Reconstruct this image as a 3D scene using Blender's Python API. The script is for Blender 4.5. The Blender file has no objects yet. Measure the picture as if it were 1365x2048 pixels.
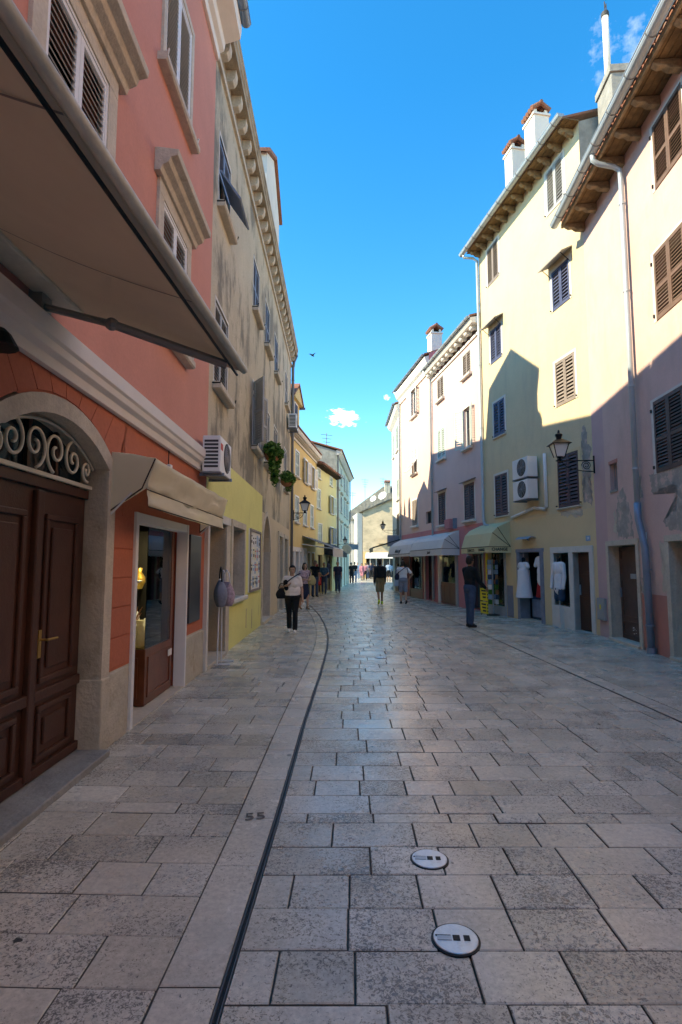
import bpy, bmesh, math, random
from mathutils import Vector, Matrix, noise as mnoise
R = math.radians
random.seed(11)
sc = bpy.context.scene
col = sc.collection

# ------------------------------------------------------------ camera
cam = bpy.data.objects.new('camera', bpy.data.cameras.new('camera'))
col.objects.link(cam)
cam.location = (0, 0, 1.6)
cam.rotation_euler = (R(90 + 5.40), 0, 0)
cam.data.sensor_fit = 'VERTICAL'
cam.data.sensor_height = 36.0
cam.data.lens = 36.0 * 1100 / 2048
cam.data.clip_start = 0.05
cam.data.clip_end = 3000
sc.camera = cam
sc.render.resolution_x, sc.render.resolution_y = 682, 1024

# ------------------------------------------------------------ light
SUN_EL = R(36.5)
TRAVEL = Vector((0.985, 0.17, 0)).normalized()          # direction the light travels over the ground
sd = Vector((TRAVEL.x * math.cos(SUN_EL), TRAVEL.y * math.cos(SUN_EL), -math.sin(SUN_EL)))
sun = bpy.data.objects.new('sun', bpy.data.lights.new('sun', 'SUN'))
col.objects.link(sun)
sun.location = (-30, -5, 40)
sun.rotation_euler = sd.to_track_quat('-Z', 'Y').to_euler()
sun.data.energy = 2.0
sun.data.angle = R(0.53)
sun.data.color = (1.0, 0.97, 0.94)

world = bpy.data.worlds.new('World')
sc.world = world
world.use_nodes = True
wt = world.node_tree
wt.nodes.clear()
def wn(t, **k):
    n = wt.nodes.new(t)
    for a, b in k.items(): setattr(n, a, b)
    return n
wo = wn('ShaderNodeOutputWorld'); bg = wn('ShaderNodeBackground')
sky = wn('ShaderNodeTexSky', sky_type='NISHITA', sun_disc=False)
sky.sun_elevation = SUN_EL
sky.sun_rotation = math.atan2(-TRAVEL.x, -TRAVEL.y)
sky.altitude = 1200; sky.air_density = 1.0; sky.dust_density = 0.0; sky.ozone_density = 3.0
hs = wn('ShaderNodeHueSaturation'); hs.inputs['Saturation'].default_value = 1.38; hs.inputs['Hue'].default_value = 0.504
wt.links.new(sky.outputs[0], hs.inputs['Color'])
# a few small fair-weather clouds, placed by direction on the sky sphere
tc = wn('ShaderNodeTexCoord')
def cloud(prev, d, size, stretch, thr, strength, seed):
    d = Vector(d).normalized()
    side = d.cross(Vector((0, 0, 1))).normalized(); up = side.cross(d)
    def dot(v, s):
        n = wn('ShaderNodeVectorMath', operation='DOT_PRODUCT'); n.inputs[1].default_value = tuple(v * s)
        wt.links.new(tc.outputs['Generated'], n.inputs[0]); return n.outputs['Value']
    cx = wn('ShaderNodeCombineXYZ')
    wt.links.new(dot(side, 1 / (size * stretch)), cx.inputs[0]); wt.links.new(dot(up, 1 / size), cx.inputs[1])
    # keep to the front hemisphere of d
    fr = wn('ShaderNodeMath', operation='GREATER_THAN'); fr.inputs[1].default_value = 0.5
    wt.links.new(dot(d, 1), fr.inputs[0])
    ln = wn('ShaderNodeVectorMath', operation='LENGTH'); wt.links.new(cx.outputs[0], ln.inputs[0])
    ad = wn('ShaderNodeVectorMath', operation='ADD'); ad.inputs[1].default_value = (seed, seed * .7, 0)
    wt.links.new(cx.outputs[0], ad.inputs[0])
    nz = wn('ShaderNodeTexNoise'); nz.inputs['Scale'].default_value = 1.9; nz.inputs['Detail'].default_value = 6; nz.inputs['Roughness'].default_value = .62
    wt.links.new(ad.outputs[0], nz.inputs['Vector'])
    sb = wn('ShaderNodeMath', operation='SUBTRACT'); wt.links.new(nz.outputs[0], sb.inputs[0])
    ml = wn('ShaderNodeMath', operation='MULTIPLY'); ml.inputs[1].default_value = .42; wt.links.new(ln.outputs['Value'], ml.inputs[0])
    wt.links.new(ml.outputs[0], sb.inputs[1])
    mr = wn('ShaderNodeMapRange'); mr.inputs['From Min'].default_value = thr; mr.inputs['From Max'].default_value = thr + .36
    mr.inputs['To Max'].default_value = strength; wt.links.new(sb.outputs[0], mr.inputs['Value'])
    m2 = wn('ShaderNodeMath', operation='MULTIPLY'); wt.links.new(mr.outputs[0], m2.inputs[0]); wt.links.new(fr.outputs[0], m2.inputs[1])
    mx = wn('ShaderNodeMixRGB'); mx.inputs[2].default_value = (9.5, 9.8, 10.2, 1)
    wt.links.new(m2.outputs[0], mx.inputs[0]); wt.links.new(prev, mx.inputs[1])
    return mx.outputs[0]
def pixdir(a, v):                                        # tangents left/right and up of the view axis
    t = R(5.40); return (a, math.cos(t) - math.sin(t) * v, math.sin(t) + math.cos(t) * v)
c = hs.outputs[0]
c = cloud(c, pixdir(.005, .172), .017, 1.9, .12, .75, 3.1)
c = cloud(c, pixdir(.083, .208), .008, 1.0, .2, .35, 7.3)
c = cloud(c, pixdir(.52, .84), .075, 1.0, .30, .16, 12.4)
wt.links.new(c, bg.inputs['Color'])
bg.inputs['Strength'].default_value = 0.12
wt.links.new(bg.outputs[0], wo.inputs[0])

vs = sc.view_settings
vs.view_transform = 'Standard'; vs.look = 'None'; vs.gamma = 1; vs.use_curve_mapping = False
vs.exposure = 2.3
vs.use_white_balance = True; vs.white_balance_temperature = 9700; vs.white_balance_tint = 2
sc.cycles.max_bounces = 8; sc.cycles.diffuse_bounces = 5; sc.cycles.glossy_bounces = 3
sc.cycles.transparent_max_bounces = 8
sc.cycles.use_denoising = True

# ------------------------------------------------------------ materials
def mat(name, c, rough=.85, var=.10, scale=1.6, bump=.15, bscale=60, metal=0, spec=.3, dirt=None, dirt_thr=.55, dirt_amt=.6,
        dirt_scale=(1, 1, 1), dirt_w=.18, transl=0, grain=0.0, dd=9):
    m = bpy.data.materials.new(name); m.use_nodes = True
    nt = m.node_tree; b = nt.nodes['Principled BSDF']
    b.inputs['Roughness'].default_value = rough; b.inputs['Metallic'].default_value = metal
    b.inputs['Specular IOR Level'].default_value = spec
    def N(t): return nt.nodes.new(t)
    co = N('ShaderNodeTexCoord').outputs['Object']
    oi = N('ShaderNodeObjectInfo')
    n1 = N('ShaderNodeTexNoise'); n1.inputs['Scale'].default_value = scale; n1.inputs['Detail'].default_value = 8; n1.inputs['Roughness'].default_value = .65
    nt.links.new(co, n1.inputs['Vector'])
    mr = N('ShaderNodeMapRange'); mr.inputs['From Min'].default_value = .3; mr.inputs['From Max'].default_value = .7
    mr.inputs['To Min'].default_value = 1 - var; mr.inputs['To Max'].default_value = 1 + var
    nt.links.new(n1.outputs[0], mr.inputs['Value'])
    mu = N('ShaderNodeVectorMath'); mu.operation = 'SCALE'; mu.inputs[0].default_value = c[:3]
    nt.links.new(mr.outputs[0], mu.inputs['Scale'])
    out = mu.outputs[0]
    if grain:
        ng = N('ShaderNodeTexNoise'); ng.inputs['Scale'].default_value = 26; ng.inputs['Detail'].default_value = 3
        nt.links.new(co, ng.inputs['Vector'])
        mg = N('ShaderNodeMapRange'); mg.inputs['From Min'].default_value = .35; mg.inputs['From Max'].default_value = .65
        mg.inputs['To Min'].default_value = 1 - grain; mg.inputs['To Max'].default_value = 1 + grain
        nt.links.new(ng.outputs[0], mg.inputs['Value'])
        m2 = N('ShaderNodeVectorMath'); m2.operation = 'SCALE'; nt.links.new(out, m2.inputs[0]); nt.links.new(mg.outputs[0], m2.inputs['Scale'])
        out = m2.outputs[0]
    if dirt is not None:
        mp = N('ShaderNodeMapping'); mp.inputs['Scale'].default_value = dirt_scale; nt.links.new(co, mp.inputs['Vector'])
        n2 = N('ShaderNodeTexNoise'); n2.inputs['Scale'].default_value = 1.0; n2.inputs['Detail'].default_value = dd; n2.inputs['Roughness'].default_value = .68
        nt.links.new(mp.outputs[0], n2.inputs['Vector'])
        r2 = N('ShaderNodeMapRange'); r2.inputs['From Min'].default_value = dirt_thr; r2.inputs['From Max'].default_value = dirt_thr + dirt_w
        r2.inputs['To Max'].default_value = dirt_amt; nt.links.new(n2.outputs[0], r2.inputs['Value'])
        mx = N('ShaderNodeMixRGB'); mx.inputs[2].default_value = (*dirt, 1)
        nt.links.new(r2.outputs[0], mx.inputs[0]); nt.links.new(out, mx.inputs[1]); out = mx.outputs[0]
    nt.links.new(out, b.inputs['Base Color'])
    if bump:
        n3 = N('ShaderNodeTexNoise'); n3.inputs['Scale'].default_value = bscale; n3.inputs['Detail'].default_value = 5
        nt.links.new(co, n3.inputs['Vector'])
        bp = N('ShaderNodeBump'); bp.inputs['Strength'].default_value = min(1, bump * 1.6); bp.inputs['Distance'].default_value = .014
        n4 = N('ShaderNodeTexNoise'); n4.inputs['Scale'].default_value = bscale * .09; n4.inputs['Detail'].default_value = 3; nt.links.new(co, n4.inputs['Vector'])
        a4 = N('ShaderNodeMath'); a4.operation = 'MULTIPLY_ADD'; a4.inputs[1].default_value = 2.2; nt.links.new(n4.outputs[0], a4.inputs[0]); nt.links.new(n3.outputs[0], a4.inputs[2])
        nt.links.new(a4.outputs[0], bp.inputs['Height']); nt.links.new(bp.outputs[0], b.inputs['Normal'])
    if transl:                                           # thin cloth lets some light through
        tl = N('ShaderNodeBsdfTranslucent'); nt.links.new(out, tl.inputs['Color']); mxs = N('ShaderNodeMixShader'); mxs.inputs[0].default_value = transl
        nt.links.new(b.outputs[0], mxs.inputs[1]); nt.links.new(tl.outputs[0], mxs.inputs[2]); nt.links.new(mxs.outputs[0], nt.nodes['Material Output'].inputs['Surface'])
    return m

def glass_mat(name, tint, t):
    m = bpy.data.materials.new(name); m.use_nodes = True
    nt = m.node_tree; nt.nodes.clear(); N = nt.nodes.new
    o = N('ShaderNodeOutputMaterial'); a = N('ShaderNodeBsdfTransparent'); a.inputs[0].default_value = (*tint, 1)
    g = N('ShaderNodeBsdfGlossy'); g.inputs['Roughness'].default_value = .02; g.inputs[0].default_value = (.9, .95, 1, 1)
    f = N('ShaderNodeFresnel'); f.inputs[0].default_value = 1.5
    ad = N('ShaderNodeMath'); ad.operation = 'ADD'; ad.inputs[1].default_value = t; nt.links.new(f.outputs[0], ad.inputs[0])
    mx = N('ShaderNodeMixShader'); nt.links.new(ad.outputs[0], mx.inputs[0]); nt.links.new(a.outputs[0], mx.inputs[1]); nt.links.new(g.outputs[0], mx.inputs[2])
    nt.links.new(mx.outputs[0], o.inputs[0]); return m

def emit_mat(name, c, s):
    m = bpy.data.materials.new(name); m.use_nodes = True; b = m.node_tree.nodes['Principled BSDF']
    b.inputs['Base Color'].default_value = (*c, 1); b.inputs['Emission Color'].default_value = (*c, 1); b.inputs['Emission Strength'].default_value = s
    return m

def stone_mat():
    m = bpy.data.materials.new('paving_limestone'); m.use_nodes = True
    nt = m.node_tree; b = nt.nodes['Principled BSDF']; N = nt.nodes.new; L = nt.links.new
    ge = N('ShaderNodeNewGeometry'); at = N('ShaderNodeAttribute'); at.attribute_name = 'tone'
    def nz(s, d, r=.6):
        n = N('ShaderNodeTexNoise'); n.inputs['Scale'].default_value = s; n.inputs['Detail'].default_value = d; n.inputs['Roughness'].default_value = r
        L(ge.outputs['Position'], n.inputs['Vector']); return n.outputs[0]
    def mr(v, a, bb, c, d):
        n = N('ShaderNodeMapRange'); n.inputs['From Min'].default_value = a; n.inputs['From Max'].default_value = bb
        n.inputs['To Min'].default_value = c; n.inputs['To Max'].default_value = d; L(v, n.inputs['Value']); return n.outputs[0]
    def mul(a, bb):
        n = N('ShaderNodeMath'); n.operation = 'MULTIPLY'; L(a, n.inputs[0]); L(bb, n.inputs[1]); return n.outputs[0]
    cr = N('ShaderNodeValToRGB'); L(at.outputs['Fac'], cr.inputs[0])
    e = cr.color_ramp.elements; e[0].color = (.37, .335, .26, 1); e[1].color = (.70, .645, .53, 1)
    e2 = cr.color_ramp.elements.new(.38); e2.color = (.53, .475, .37, 1)
    e3 = cr.color_ramp.elements.new(.72); e3.color = (.61, .56, .46, 1)
    big = mr(nz(.9, 7, .68), .3, .7, .74, 1.20); fine = mr(nz(34, 4, .7), .35, .65, .84, 1.14)
    s1 = N('ShaderNodeVectorMath'); s1.operation = 'SCALE'; L(cr.outputs[0], s1.inputs[0]); L(mul(big, fine), s1.inputs['Scale'])
    # pecked pits: thresholded fine noise, patchy by a larger noise and by stone
    pit = N('ShaderNodeTexNoise'); pit.inputs['Scale'].default_value = 62; pit.inputs['Detail'].default_value = 5; pit.inputs['Roughness'].default_value = .72; pit.inputs['Distortion'].default_value = 1.1
    L(ge.outputs['Position'], pit.inputs['Vector'])
    at2 = N('ShaderNodeAttribute'); at2.attribute_name = 'pit'
    patch = mr(nz(2.6, 3), .35, .65, .0, .10)
    ad = N('ShaderNodeMath'); ad.operation = 'ADD'; L(pit.outputs[0], ad.inputs[0]); L(patch, ad.inputs[1])
    ad2 = N('ShaderNodeMath'); ad2.operation = 'ADD'; L(ad.outputs[0], ad2.inputs[0]); L(at2.outputs['Fac'], ad2.inputs[1])
    pm = mr(ad2.outputs[0], .58, .635, 0, 1)
    mx = N('ShaderNodeMixRGB'); mx.inputs[2].default_value = (.085, .08, .076, 1)
    sc_ = N('ShaderNodeMath'); sc_.operation = 'MULTIPLY'; sc_.inputs[1].default_value = .78; L(pm, sc_.inputs[0])
    L(sc_.outputs[0], mx.inputs[0]); L(s1.outputs[0], mx.inputs[1])
    # trodden-in spots of gum and tar
    vo = N('ShaderNodeTexVoronoi'); vo.inputs['Scale'].default_value = 3.1; L(ge.outputs['Position'], vo.inputs['Vector'])
    wob = mr(nz(30, 3), .3, .7, -.03, .03)
    va = N('ShaderNodeMath'); va.operation = 'ADD'; L(vo.outputs['Distance'], va.inputs[0]); L(wob, va.inputs[1])
    vt = mr(va.outputs[0], .052, .068, 1, 0)
    sep = N('ShaderNodeSeparateColor'); L(vo.outputs['Color'], sep.inputs[0]); gt = N('ShaderNodeMath'); gt.operation = 'GREATER_THAN'; gt.inputs[1].default_value = .62; L(sep.outputs[0], gt.inputs[0])
    mx2 = N('ShaderNodeMixRGB'); mx2.inputs[2].default_value = (.07, .066, .062, 1); L(mul(vt, gt.outputs[0]), mx2.inputs[0]); L(mx.outputs[0], mx2.inputs[1])
    L(mx2.outputs[0], b.inputs['Base Color'])
    L(mr(nz(2.2, 4), .3, .7, .17, .34), b.inputs['Roughness'])
    b.inputs['Specular IOR Level'].default_value = .46
    # relief: shallow waves from wear, plus pits
    w1 = nz(7.0, 4, .6); pmn = N('ShaderNodeMath'); pmn.operation = 'MULTIPLY'; pmn.inputs[1].default_value = -.55; L(pm, pmn.inputs[0])
    hh = N('ShaderNodeMath'); hh.operation = 'ADD'; L(w1, hh.inputs[0]); L(pmn.outputs[0], hh.inputs[1])
    h2 = N('ShaderNodeMath'); h2.operation = 'ADD'; L(hh.outputs[0], h2.inputs[0]); L(mr(nz(60, 4), 0, 1, 0, .35), h2.inputs[1])
    bp = N('ShaderNodeBump'); bp.inputs['Strength'].default_value = .30; bp.inputs['Distance'].default_value = .010; L(h2.outputs[0], bp.inputs['Height'])
    L(bp.outputs[0], b.inputs['Normal'])
    return m

M = {}
def dm(k, *a, **kw): M[k] = mat(k, *a, **kw)
M['stone'] = stone_mat()
dm('joint', (.14, .128, .112), rough=.95, var=.25, bscale=90, bump=.4)
dm('asphalt', (.25, .24, .22), rough=.8)
dm('slot', (.012, .012, .013), rough=.6, bump=0)
dm('steel_edge', (.16, .16, .165), rough=.4, metal=.7, bump=.05)
dm('steel_disc', (.58, .60, .62), rough=.3, metal=.5, bump=.08, var=.12, scale=9, dirt=(.25, .24, .22), dirt_thr=.54, dirt_amt=.5, dirt_scale=(14, 14, 14))
dm('salmon', (.62, .265, .195), var=.07, scale=.9, bump=.10, dirt=(.42, .19, .15), dirt_thr=.56, dirt_amt=.3, dirt_scale=(.8, .8, .5), grain=.03)
dm('brick_red', (.50, .15, .085), var=.09, scale=1.5, bump=.14, dirt=(.34, .10, .06), dirt_thr=.56, dirt_amt=.35, dirt_scale=(2, 2, 1), grain=.04)
dm('joint_red', (.30, .075, .045), rough=.95, bump=.1)
dm('beige', (.54, .46, .325), var=.12, scale=.7, bump=.55, bscale=26, dirt=(.155, .14, .11), dirt_thr=.495, dirt_amt=.8, dirt_scale=(.8, 1, .42), dirt_w=.08, grain=.06, dd=15)
dm('beige_low', (.60, .49, .335), var=.08, scale=.9, bump=.2, dirt=(.36, .28, .19), dirt_thr=.55, dirt_amt=.5, dirt_scale=(1.2, 1, 1.4), grain=.04)
dm('lemon_band', (.78, .73, .27), var=.06, scale=1.1, bump=.14, dirt=(.42, .37, .15), dirt_thr=.57, dirt_amt=.5, dirt_scale=(2.6, 1, .9), grain=.03)
dm('yellow', (.66, .50, .22), var=.08, scale=.8, bump=.1, dirt=(.42, .32, .17), dirt_thr=.58, dirt_amt=.4, dirt_scale=(1.5, 1, .6))
dm('pale_yellow', (.66, .58, .29), var=.07, scale=.8, bump=.1, dirt=(.44, .38, .20), dirt_thr=.58, dirt_amt=.4, dirt_scale=(1.5, 1, .6))
dm('sage_white', (.56, .56, .44), var=.1, scale=.8, bump=.1, dirt=(.33, .33, .27), dirt_thr=.55, dirt_amt=.5, dirt_scale=(2, 1, .5))
dm('grey_gable', (.30, .31, .275), var=.25, scale=2.5, bump=.4, dirt=(.14, .15, .13), dirt_thr=.5, dirt_amt=.6, dirt_scale=(1.5, 1.5, 1))
dm('peach', (.64, .435, .375), var=.10, scale=.8, bump=.12, dirt=(.46, .33, .27), dirt_thr=.51, dirt_amt=.6, dirt_scale=(1.6, 1, .5), grain=.03)
dm('peach_red', (.53, .23, .18), var=.1, scale=1.2, bump=.15, dirt=(.36, .16, .13), dirt_thr=.55, dirt_amt=.5)
dm('lilac', (.56, .37, .355), var=.07, scale=1, bump=.1, dirt=(.42, .26, .27), dirt_thr=.56, dirt_amt=.4)
dm('lemon', (.66, .53, .33), var=.08, scale=.7, bump=.14, dirt=(.50, .41, .29), dirt_thr=.50, dirt_amt=.6, dirt_scale=(1.6, 1, .4), grain=.03)
dm('lemon_low', (.70, .535, .31), var=.06, scale=1, bump=.1, dirt=(.50, .37, .22), dirt_thr=.58, dirt_amt=.4)
dm('rosy', (.66, .47, .43), var=.07, scale=.8, bump=.12, dirt=(.52, .34, .32), dirt_thr=.56, dirt_amt=.4, dirt_scale=(1.6, 1, .5))
dm('rosy_deep', (.55, .215, .225), var=.08, scale=1, bump=.1)
dm('far_pink', (.68, .47, .40), var=.05, scale=.8, bump=.1)
dm('white_wall', (.66, .64, .60), var=.06, scale=.8, bump=.1, dirt=(.45, .43, .40), dirt_thr=.56, dirt_amt=.4)
dm('tan_wall', (.50, .40, .275), var=.18, scale=.5, bump=.6, bscale=6, dirt=(.25, .21, .15), dirt_thr=.47, dirt_amt=.7, dirt_scale=(.9, .9, 1.6))
dm('slate', (.115, .115, .10), rough=.9, var=.4, scale=3, bump=.5, bscale=12, dirt=(.28, .27, .22), dirt_thr=.55, dirt_amt=.7, dirt_scale=(2, 2, 2))
dm('tan_low', (.62, .42, .20), var=.1, scale=.8)
dm('cement', (.29, .285, .26), rough=.95, var=.2, scale=4, bump=.5, bscale=30, dirt=(.19, .19, .18), dirt_thr=.5, dirt_amt=.5, dirt_scale=(3, 3, 3))
dm('cement_patch', (.37, .335, .29), rough=.95, var=.25, scale=5, bump=.5, bscale=30, dirt=(.60, .43, .36), dirt_thr=.53, dirt_amt=.9, dirt_scale=(5, 5, 5), dirt_w=.05, dd=12)
dm('trim_stone', (.57, .50, .395), rough=.85, var=.12, scale=3, bump=.35, bscale=50, dirt=(.30, .26, .19), dirt_thr=.54, dirt_amt=.55, dirt_scale=(3, 3, 2), grain=.06)
dm('trim_pale', (.64, .61, .55), rough=.8, var=.08, scale=3, bump=.15, dirt=(.42, .38, .31), dirt_thr=.57, dirt_amt=.4, dirt_scale=(3, 3, 2))
dm('white_stucco', (.74, .70, .64), rough=.8, var=.05, scale=2, bump=.06, dirt=(.52, .47, .40), dirt_thr=.58, dirt_amt=.35, dirt_scale=(1, 2, 2))
dm('shaded_cornice_stone', (.40, .33, .235), rough=.9, var=.2, scale=3, bump=.4, bscale=40, dirt=(.16, .125, .085), dirt_thr=.47, dirt_amt=.7, dirt_scale=(2, 3, 2))  # brown tone and dark blotches stand in for deep shade between the corbels
dm('slat_olive', (.50, .49, .45), rough=.6, var=.1, bump=0)
dm('plinth_stone', (.52, .47, .37), rough=.9, var=.18, scale=3, bump=.5, bscale=30, dirt=(.26, .18, .10), dirt_thr=.52, dirt_amt=.65, dirt_scale=(3, 3, 2))
dm('white_paint', (.76, .76, .74), rough=.55, var=.04, bump=.03, dirt=(.5, .48, .44), dirt_thr=.6, dirt_amt=.4, dirt_scale=(4, 4, 3))
dm('blue_grey', (.19, .25, .34), rough=.6, var=.12, scale=4, bump=.08)
dm('grey_shutter', (.36, .37, .37), rough=.65, var=.12, scale=4, bump=.08)
dm('mint', (.50, .60, .56), rough=.6, var=.06, scale=4, bump=.05)
dm('navy_shutter', (.07, .085, .155), rough=.55, var=.12, scale=4, bump=.05)
dm('mauve_shutter', (.105, .065, .075), rough=.55, var=.15, scale=4, bump=.05)
dm('taupe', (.24, .20, .175), rough=.65, var=.15, scale=4, bump=.08)
dm('brown_shutter', (.16, .10, .072), rough=.6, var=.18, scale=5, bump=.1, dirt=(.17, .09, .055), dirt_thr=.55, dirt_amt=.5, dirt_scale=(4, 4, 1))
dm('dark_brown_shutter', (.095, .055, .045), rough=.55, var=.18, scale=5, bump=.08)
dm('door_brown', (.070, .027, .016), rough=.46, var=.22, scale=3, bump=.08, spec=.4)
dm('wood_red', (.17, .052, .022), rough=.32, var=.25, scale=5, bump=.06, spec=.5)
dm('eave_wood', (.20, .125, .06), rough=.9, var=.35, scale=4, bump=.4, dirt=(.085, .055, .03), dirt_thr=.47, dirt_amt=.7, dirt_scale=(4, 2, 4))
dm('eave_beam', (.30, .22, .135), rough=.9, var=.35, scale=6, bump=.6, bscale=25, dirt=(.11, .08, .05), dirt_thr=.47, dirt_amt=.7, dirt_scale=(6, 3, 6))
dm('tile', (.32, .13, .08), rough=.85, var=.35, scale=5, bump=.3, dirt=(.15, .12, .095), dirt_thr=.45, dirt_amt=.7, dirt_scale=(5, 5, 5))
dm('zinc', (.40, .47, .51), rough=.4, metal=.25, var=.08, scale=3, bump=.03)
dm('zinc_dark', (.22, .28, .35), rough=.4, metal=.3, var=.1, scale=3, bump=.03)
dm('pipe_grey', (.17, .17, .175), rough=.5, metal=.2, var=.1)
dm('black_iron', (.012, .012, .014), rough=.45, metal=.3, var=.1, bump=.05)
dm('cream_iron', (.62, .58, .45), rough=.55, var=.06, bump=.04)
dm('canvas_cream', (.90, .84, .64), rough=.9, transl=.4, var=.05, scale=2, bump=.1, bscale=14, dirt=(.60, .52, .34), dirt_thr=.58, dirt_amt=.35, dirt_scale=(3, 3, 3))
dm('canvas_taupe', (.62, .52, .40), rough=.9, var=.06, scale=1.5, bump=.05, bscale=30, transl=.45, dirt=(.45, .36, .26), dirt_thr=.55, dirt_amt=.4, dirt_scale=(1.5, .6, 1.5))
dm('canvas_white', (.78, .77, .74), rough=.85, transl=.25, var=.04, scale=2, bump=.08, bscale=14)
dm('canvas_yellow', (.73, .66, .40), rough=.85, transl=.25, var=.05, scale=2, bump=.08, bscale=14)
dm('canvas_grey', (.13, .155, .18), rough=.85, var=.1, scale=2)
dm('canvas_black', (.02, .022, .025), rough=.8)
dm('trim_dark', (.06, .045, .03), rough=.8)
dm('awning_rail', (.56, .55, .46), rough=.5, var=.15, scale=7, bump=.1, dirt=(.30, .30, .24), dirt_thr=.50, dirt_amt=.6, dirt_scale=(8, 2, 8))
dm('arm_grey', (.25, .255, .25), rough=.45, metal=.3)
dm('plastic_white', (.72, .72, .70), rough=.45, var=.04, bump=.02, dirt=(.5, .48, .44), dirt_thr=.6, dirt_amt=.35, dirt_scale=(5, 5, 5))
dm('vent_dark', (.05, .05, .052), rough=.7)
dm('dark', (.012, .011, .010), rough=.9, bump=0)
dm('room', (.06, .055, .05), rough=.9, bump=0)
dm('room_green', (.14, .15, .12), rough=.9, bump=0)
dm('lamp_glass', (.66, .66, .64), rough=.25, var=.02, bump=0, spec=.5)
dm('leaf', (.09, .20, .03), rough=.55, var=.35, scale=14, bump=0)
dm('leaf_dark', (.04, .10, .018), rough=.55, var=.35, scale=14, bump=0)
dm('terracotta', (.45, .19, .095), rough=.85, var=.15, scale=6)
dm('paper', (.76, .75, .71), rough=.8, var=.03, bump=0)
dm('paper_blue', (.25, .40, .55), rough=.8, bump=0)
dm('paper_red', (.62, .12, .10), rough=.8, bump=0)
dm('ink', (.025, .025, .03), rough=.8, bump=0)
dm('sign_yellow', (.75, .60, .03), rough=.5, bump=0)
dm('blackboard', (.035, .04, .045), rough=.35, bump=.02, spec=.5)
dm('brass_dull', (.36, .23, .07), rough=.5, metal=.5, bump=0)
dm('gold', (.62, .40, .10), rough=.35, metal=.6, bump=0)
dm('cloth_white', (.75, .75, .76), rough=.9, var=.05, scale=8, bump=.25, bscale=18)
dm('cloth_cream', (.78, .68, .60), rough=.9, var=.05, scale=8, bump=.25, bscale=18)
dm('far_white', (.50, .475, .43), var=.08, scale=.8, bump=.1)
dm('cloth_charcoal', (.03, .03, .034), rough=.9, var=.2, scale=8, bump=.25, bscale=18)
dm('cloth_black', (.013, .013, .015), rough=.9, var=.2, scale=8, bump=.25, bscale=18)
dm('cloth_navy', (.018, .025, .055), rough=.9, var=.2, scale=8, bump=.25, bscale=18)
dm('cloth_blue', (.06, .17, .30), rough=.9, var=.2, scale=8, bump=.25, bscale=18)
dm('cloth_sky', (.38, .48, .60), rough=.9, var=.1, scale=8, bump=.2, bscale=18)
dm('denim', (.045, .075, .13), rough=.9, var=.3, scale=7, bump=.25, bscale=25)
dm('denim_pale', (.20, .27, .38), rough=.9, var=.2, scale=7, bump=.25, bscale=25)
dm('khaki', (.25, .20, .11), rough=.9, var=.15, scale=8, bump=.25, bscale=18)
dm('cloth_grey', (.22, .24, .29), rough=.9, var=.15, scale=8, bump=.25, bscale=18)
dm('cloth_red', (.55, .03, .03), rough=.7, var=.1, scale=8, bump=.2, bscale=18)
dm('cloth_rose', (.50, .20, .24), rough=.9, var=.2, scale=12, bump=.2, bscale=18)
dm('cloth_pattern', (.42, .30, .33), rough=.9, var=.5, scale=22, bump=.2, bscale=18)
dm('cloth_tan', (.45, .36, .17), rough=.9, var=.15, scale=8)
dm('skin', (.50, .29, .195), rough=.55, var=.06, scale=8, bump=.05, spec=.35)
dm('skin_dark', (.30, .155, .095), rough=.5, var=.06, scale=8, bump=.05, spec=.35)
dm('hair_dark', (.016, .012, .010), rough=.5, var=.2, scale=40, bump=.4, bscale=60)
dm('hair_grey', (.25, .24, .22), rough=.6, var=.2, scale=40, bump=.4, bscale=60)
dm('neon_shoe', (.52, .74, .02), rough=.5, bump=.05)
dm('grey_plastic', (.33, .33, .32), rough=.6, bump=.05)
dm('tan_leather', (.30, .16, .07), rough=.5)
M['glass'] = glass_mat('glass', (.93, .96, .96), .0)
M['glass_dark'] = mat('glass_dark', (.02, .025, .03), rough=.06, bump=0, spec=.7)
M['shop_lamp'] = emit_mat('shop_lamp', (1, .85, .5), 5)

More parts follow.
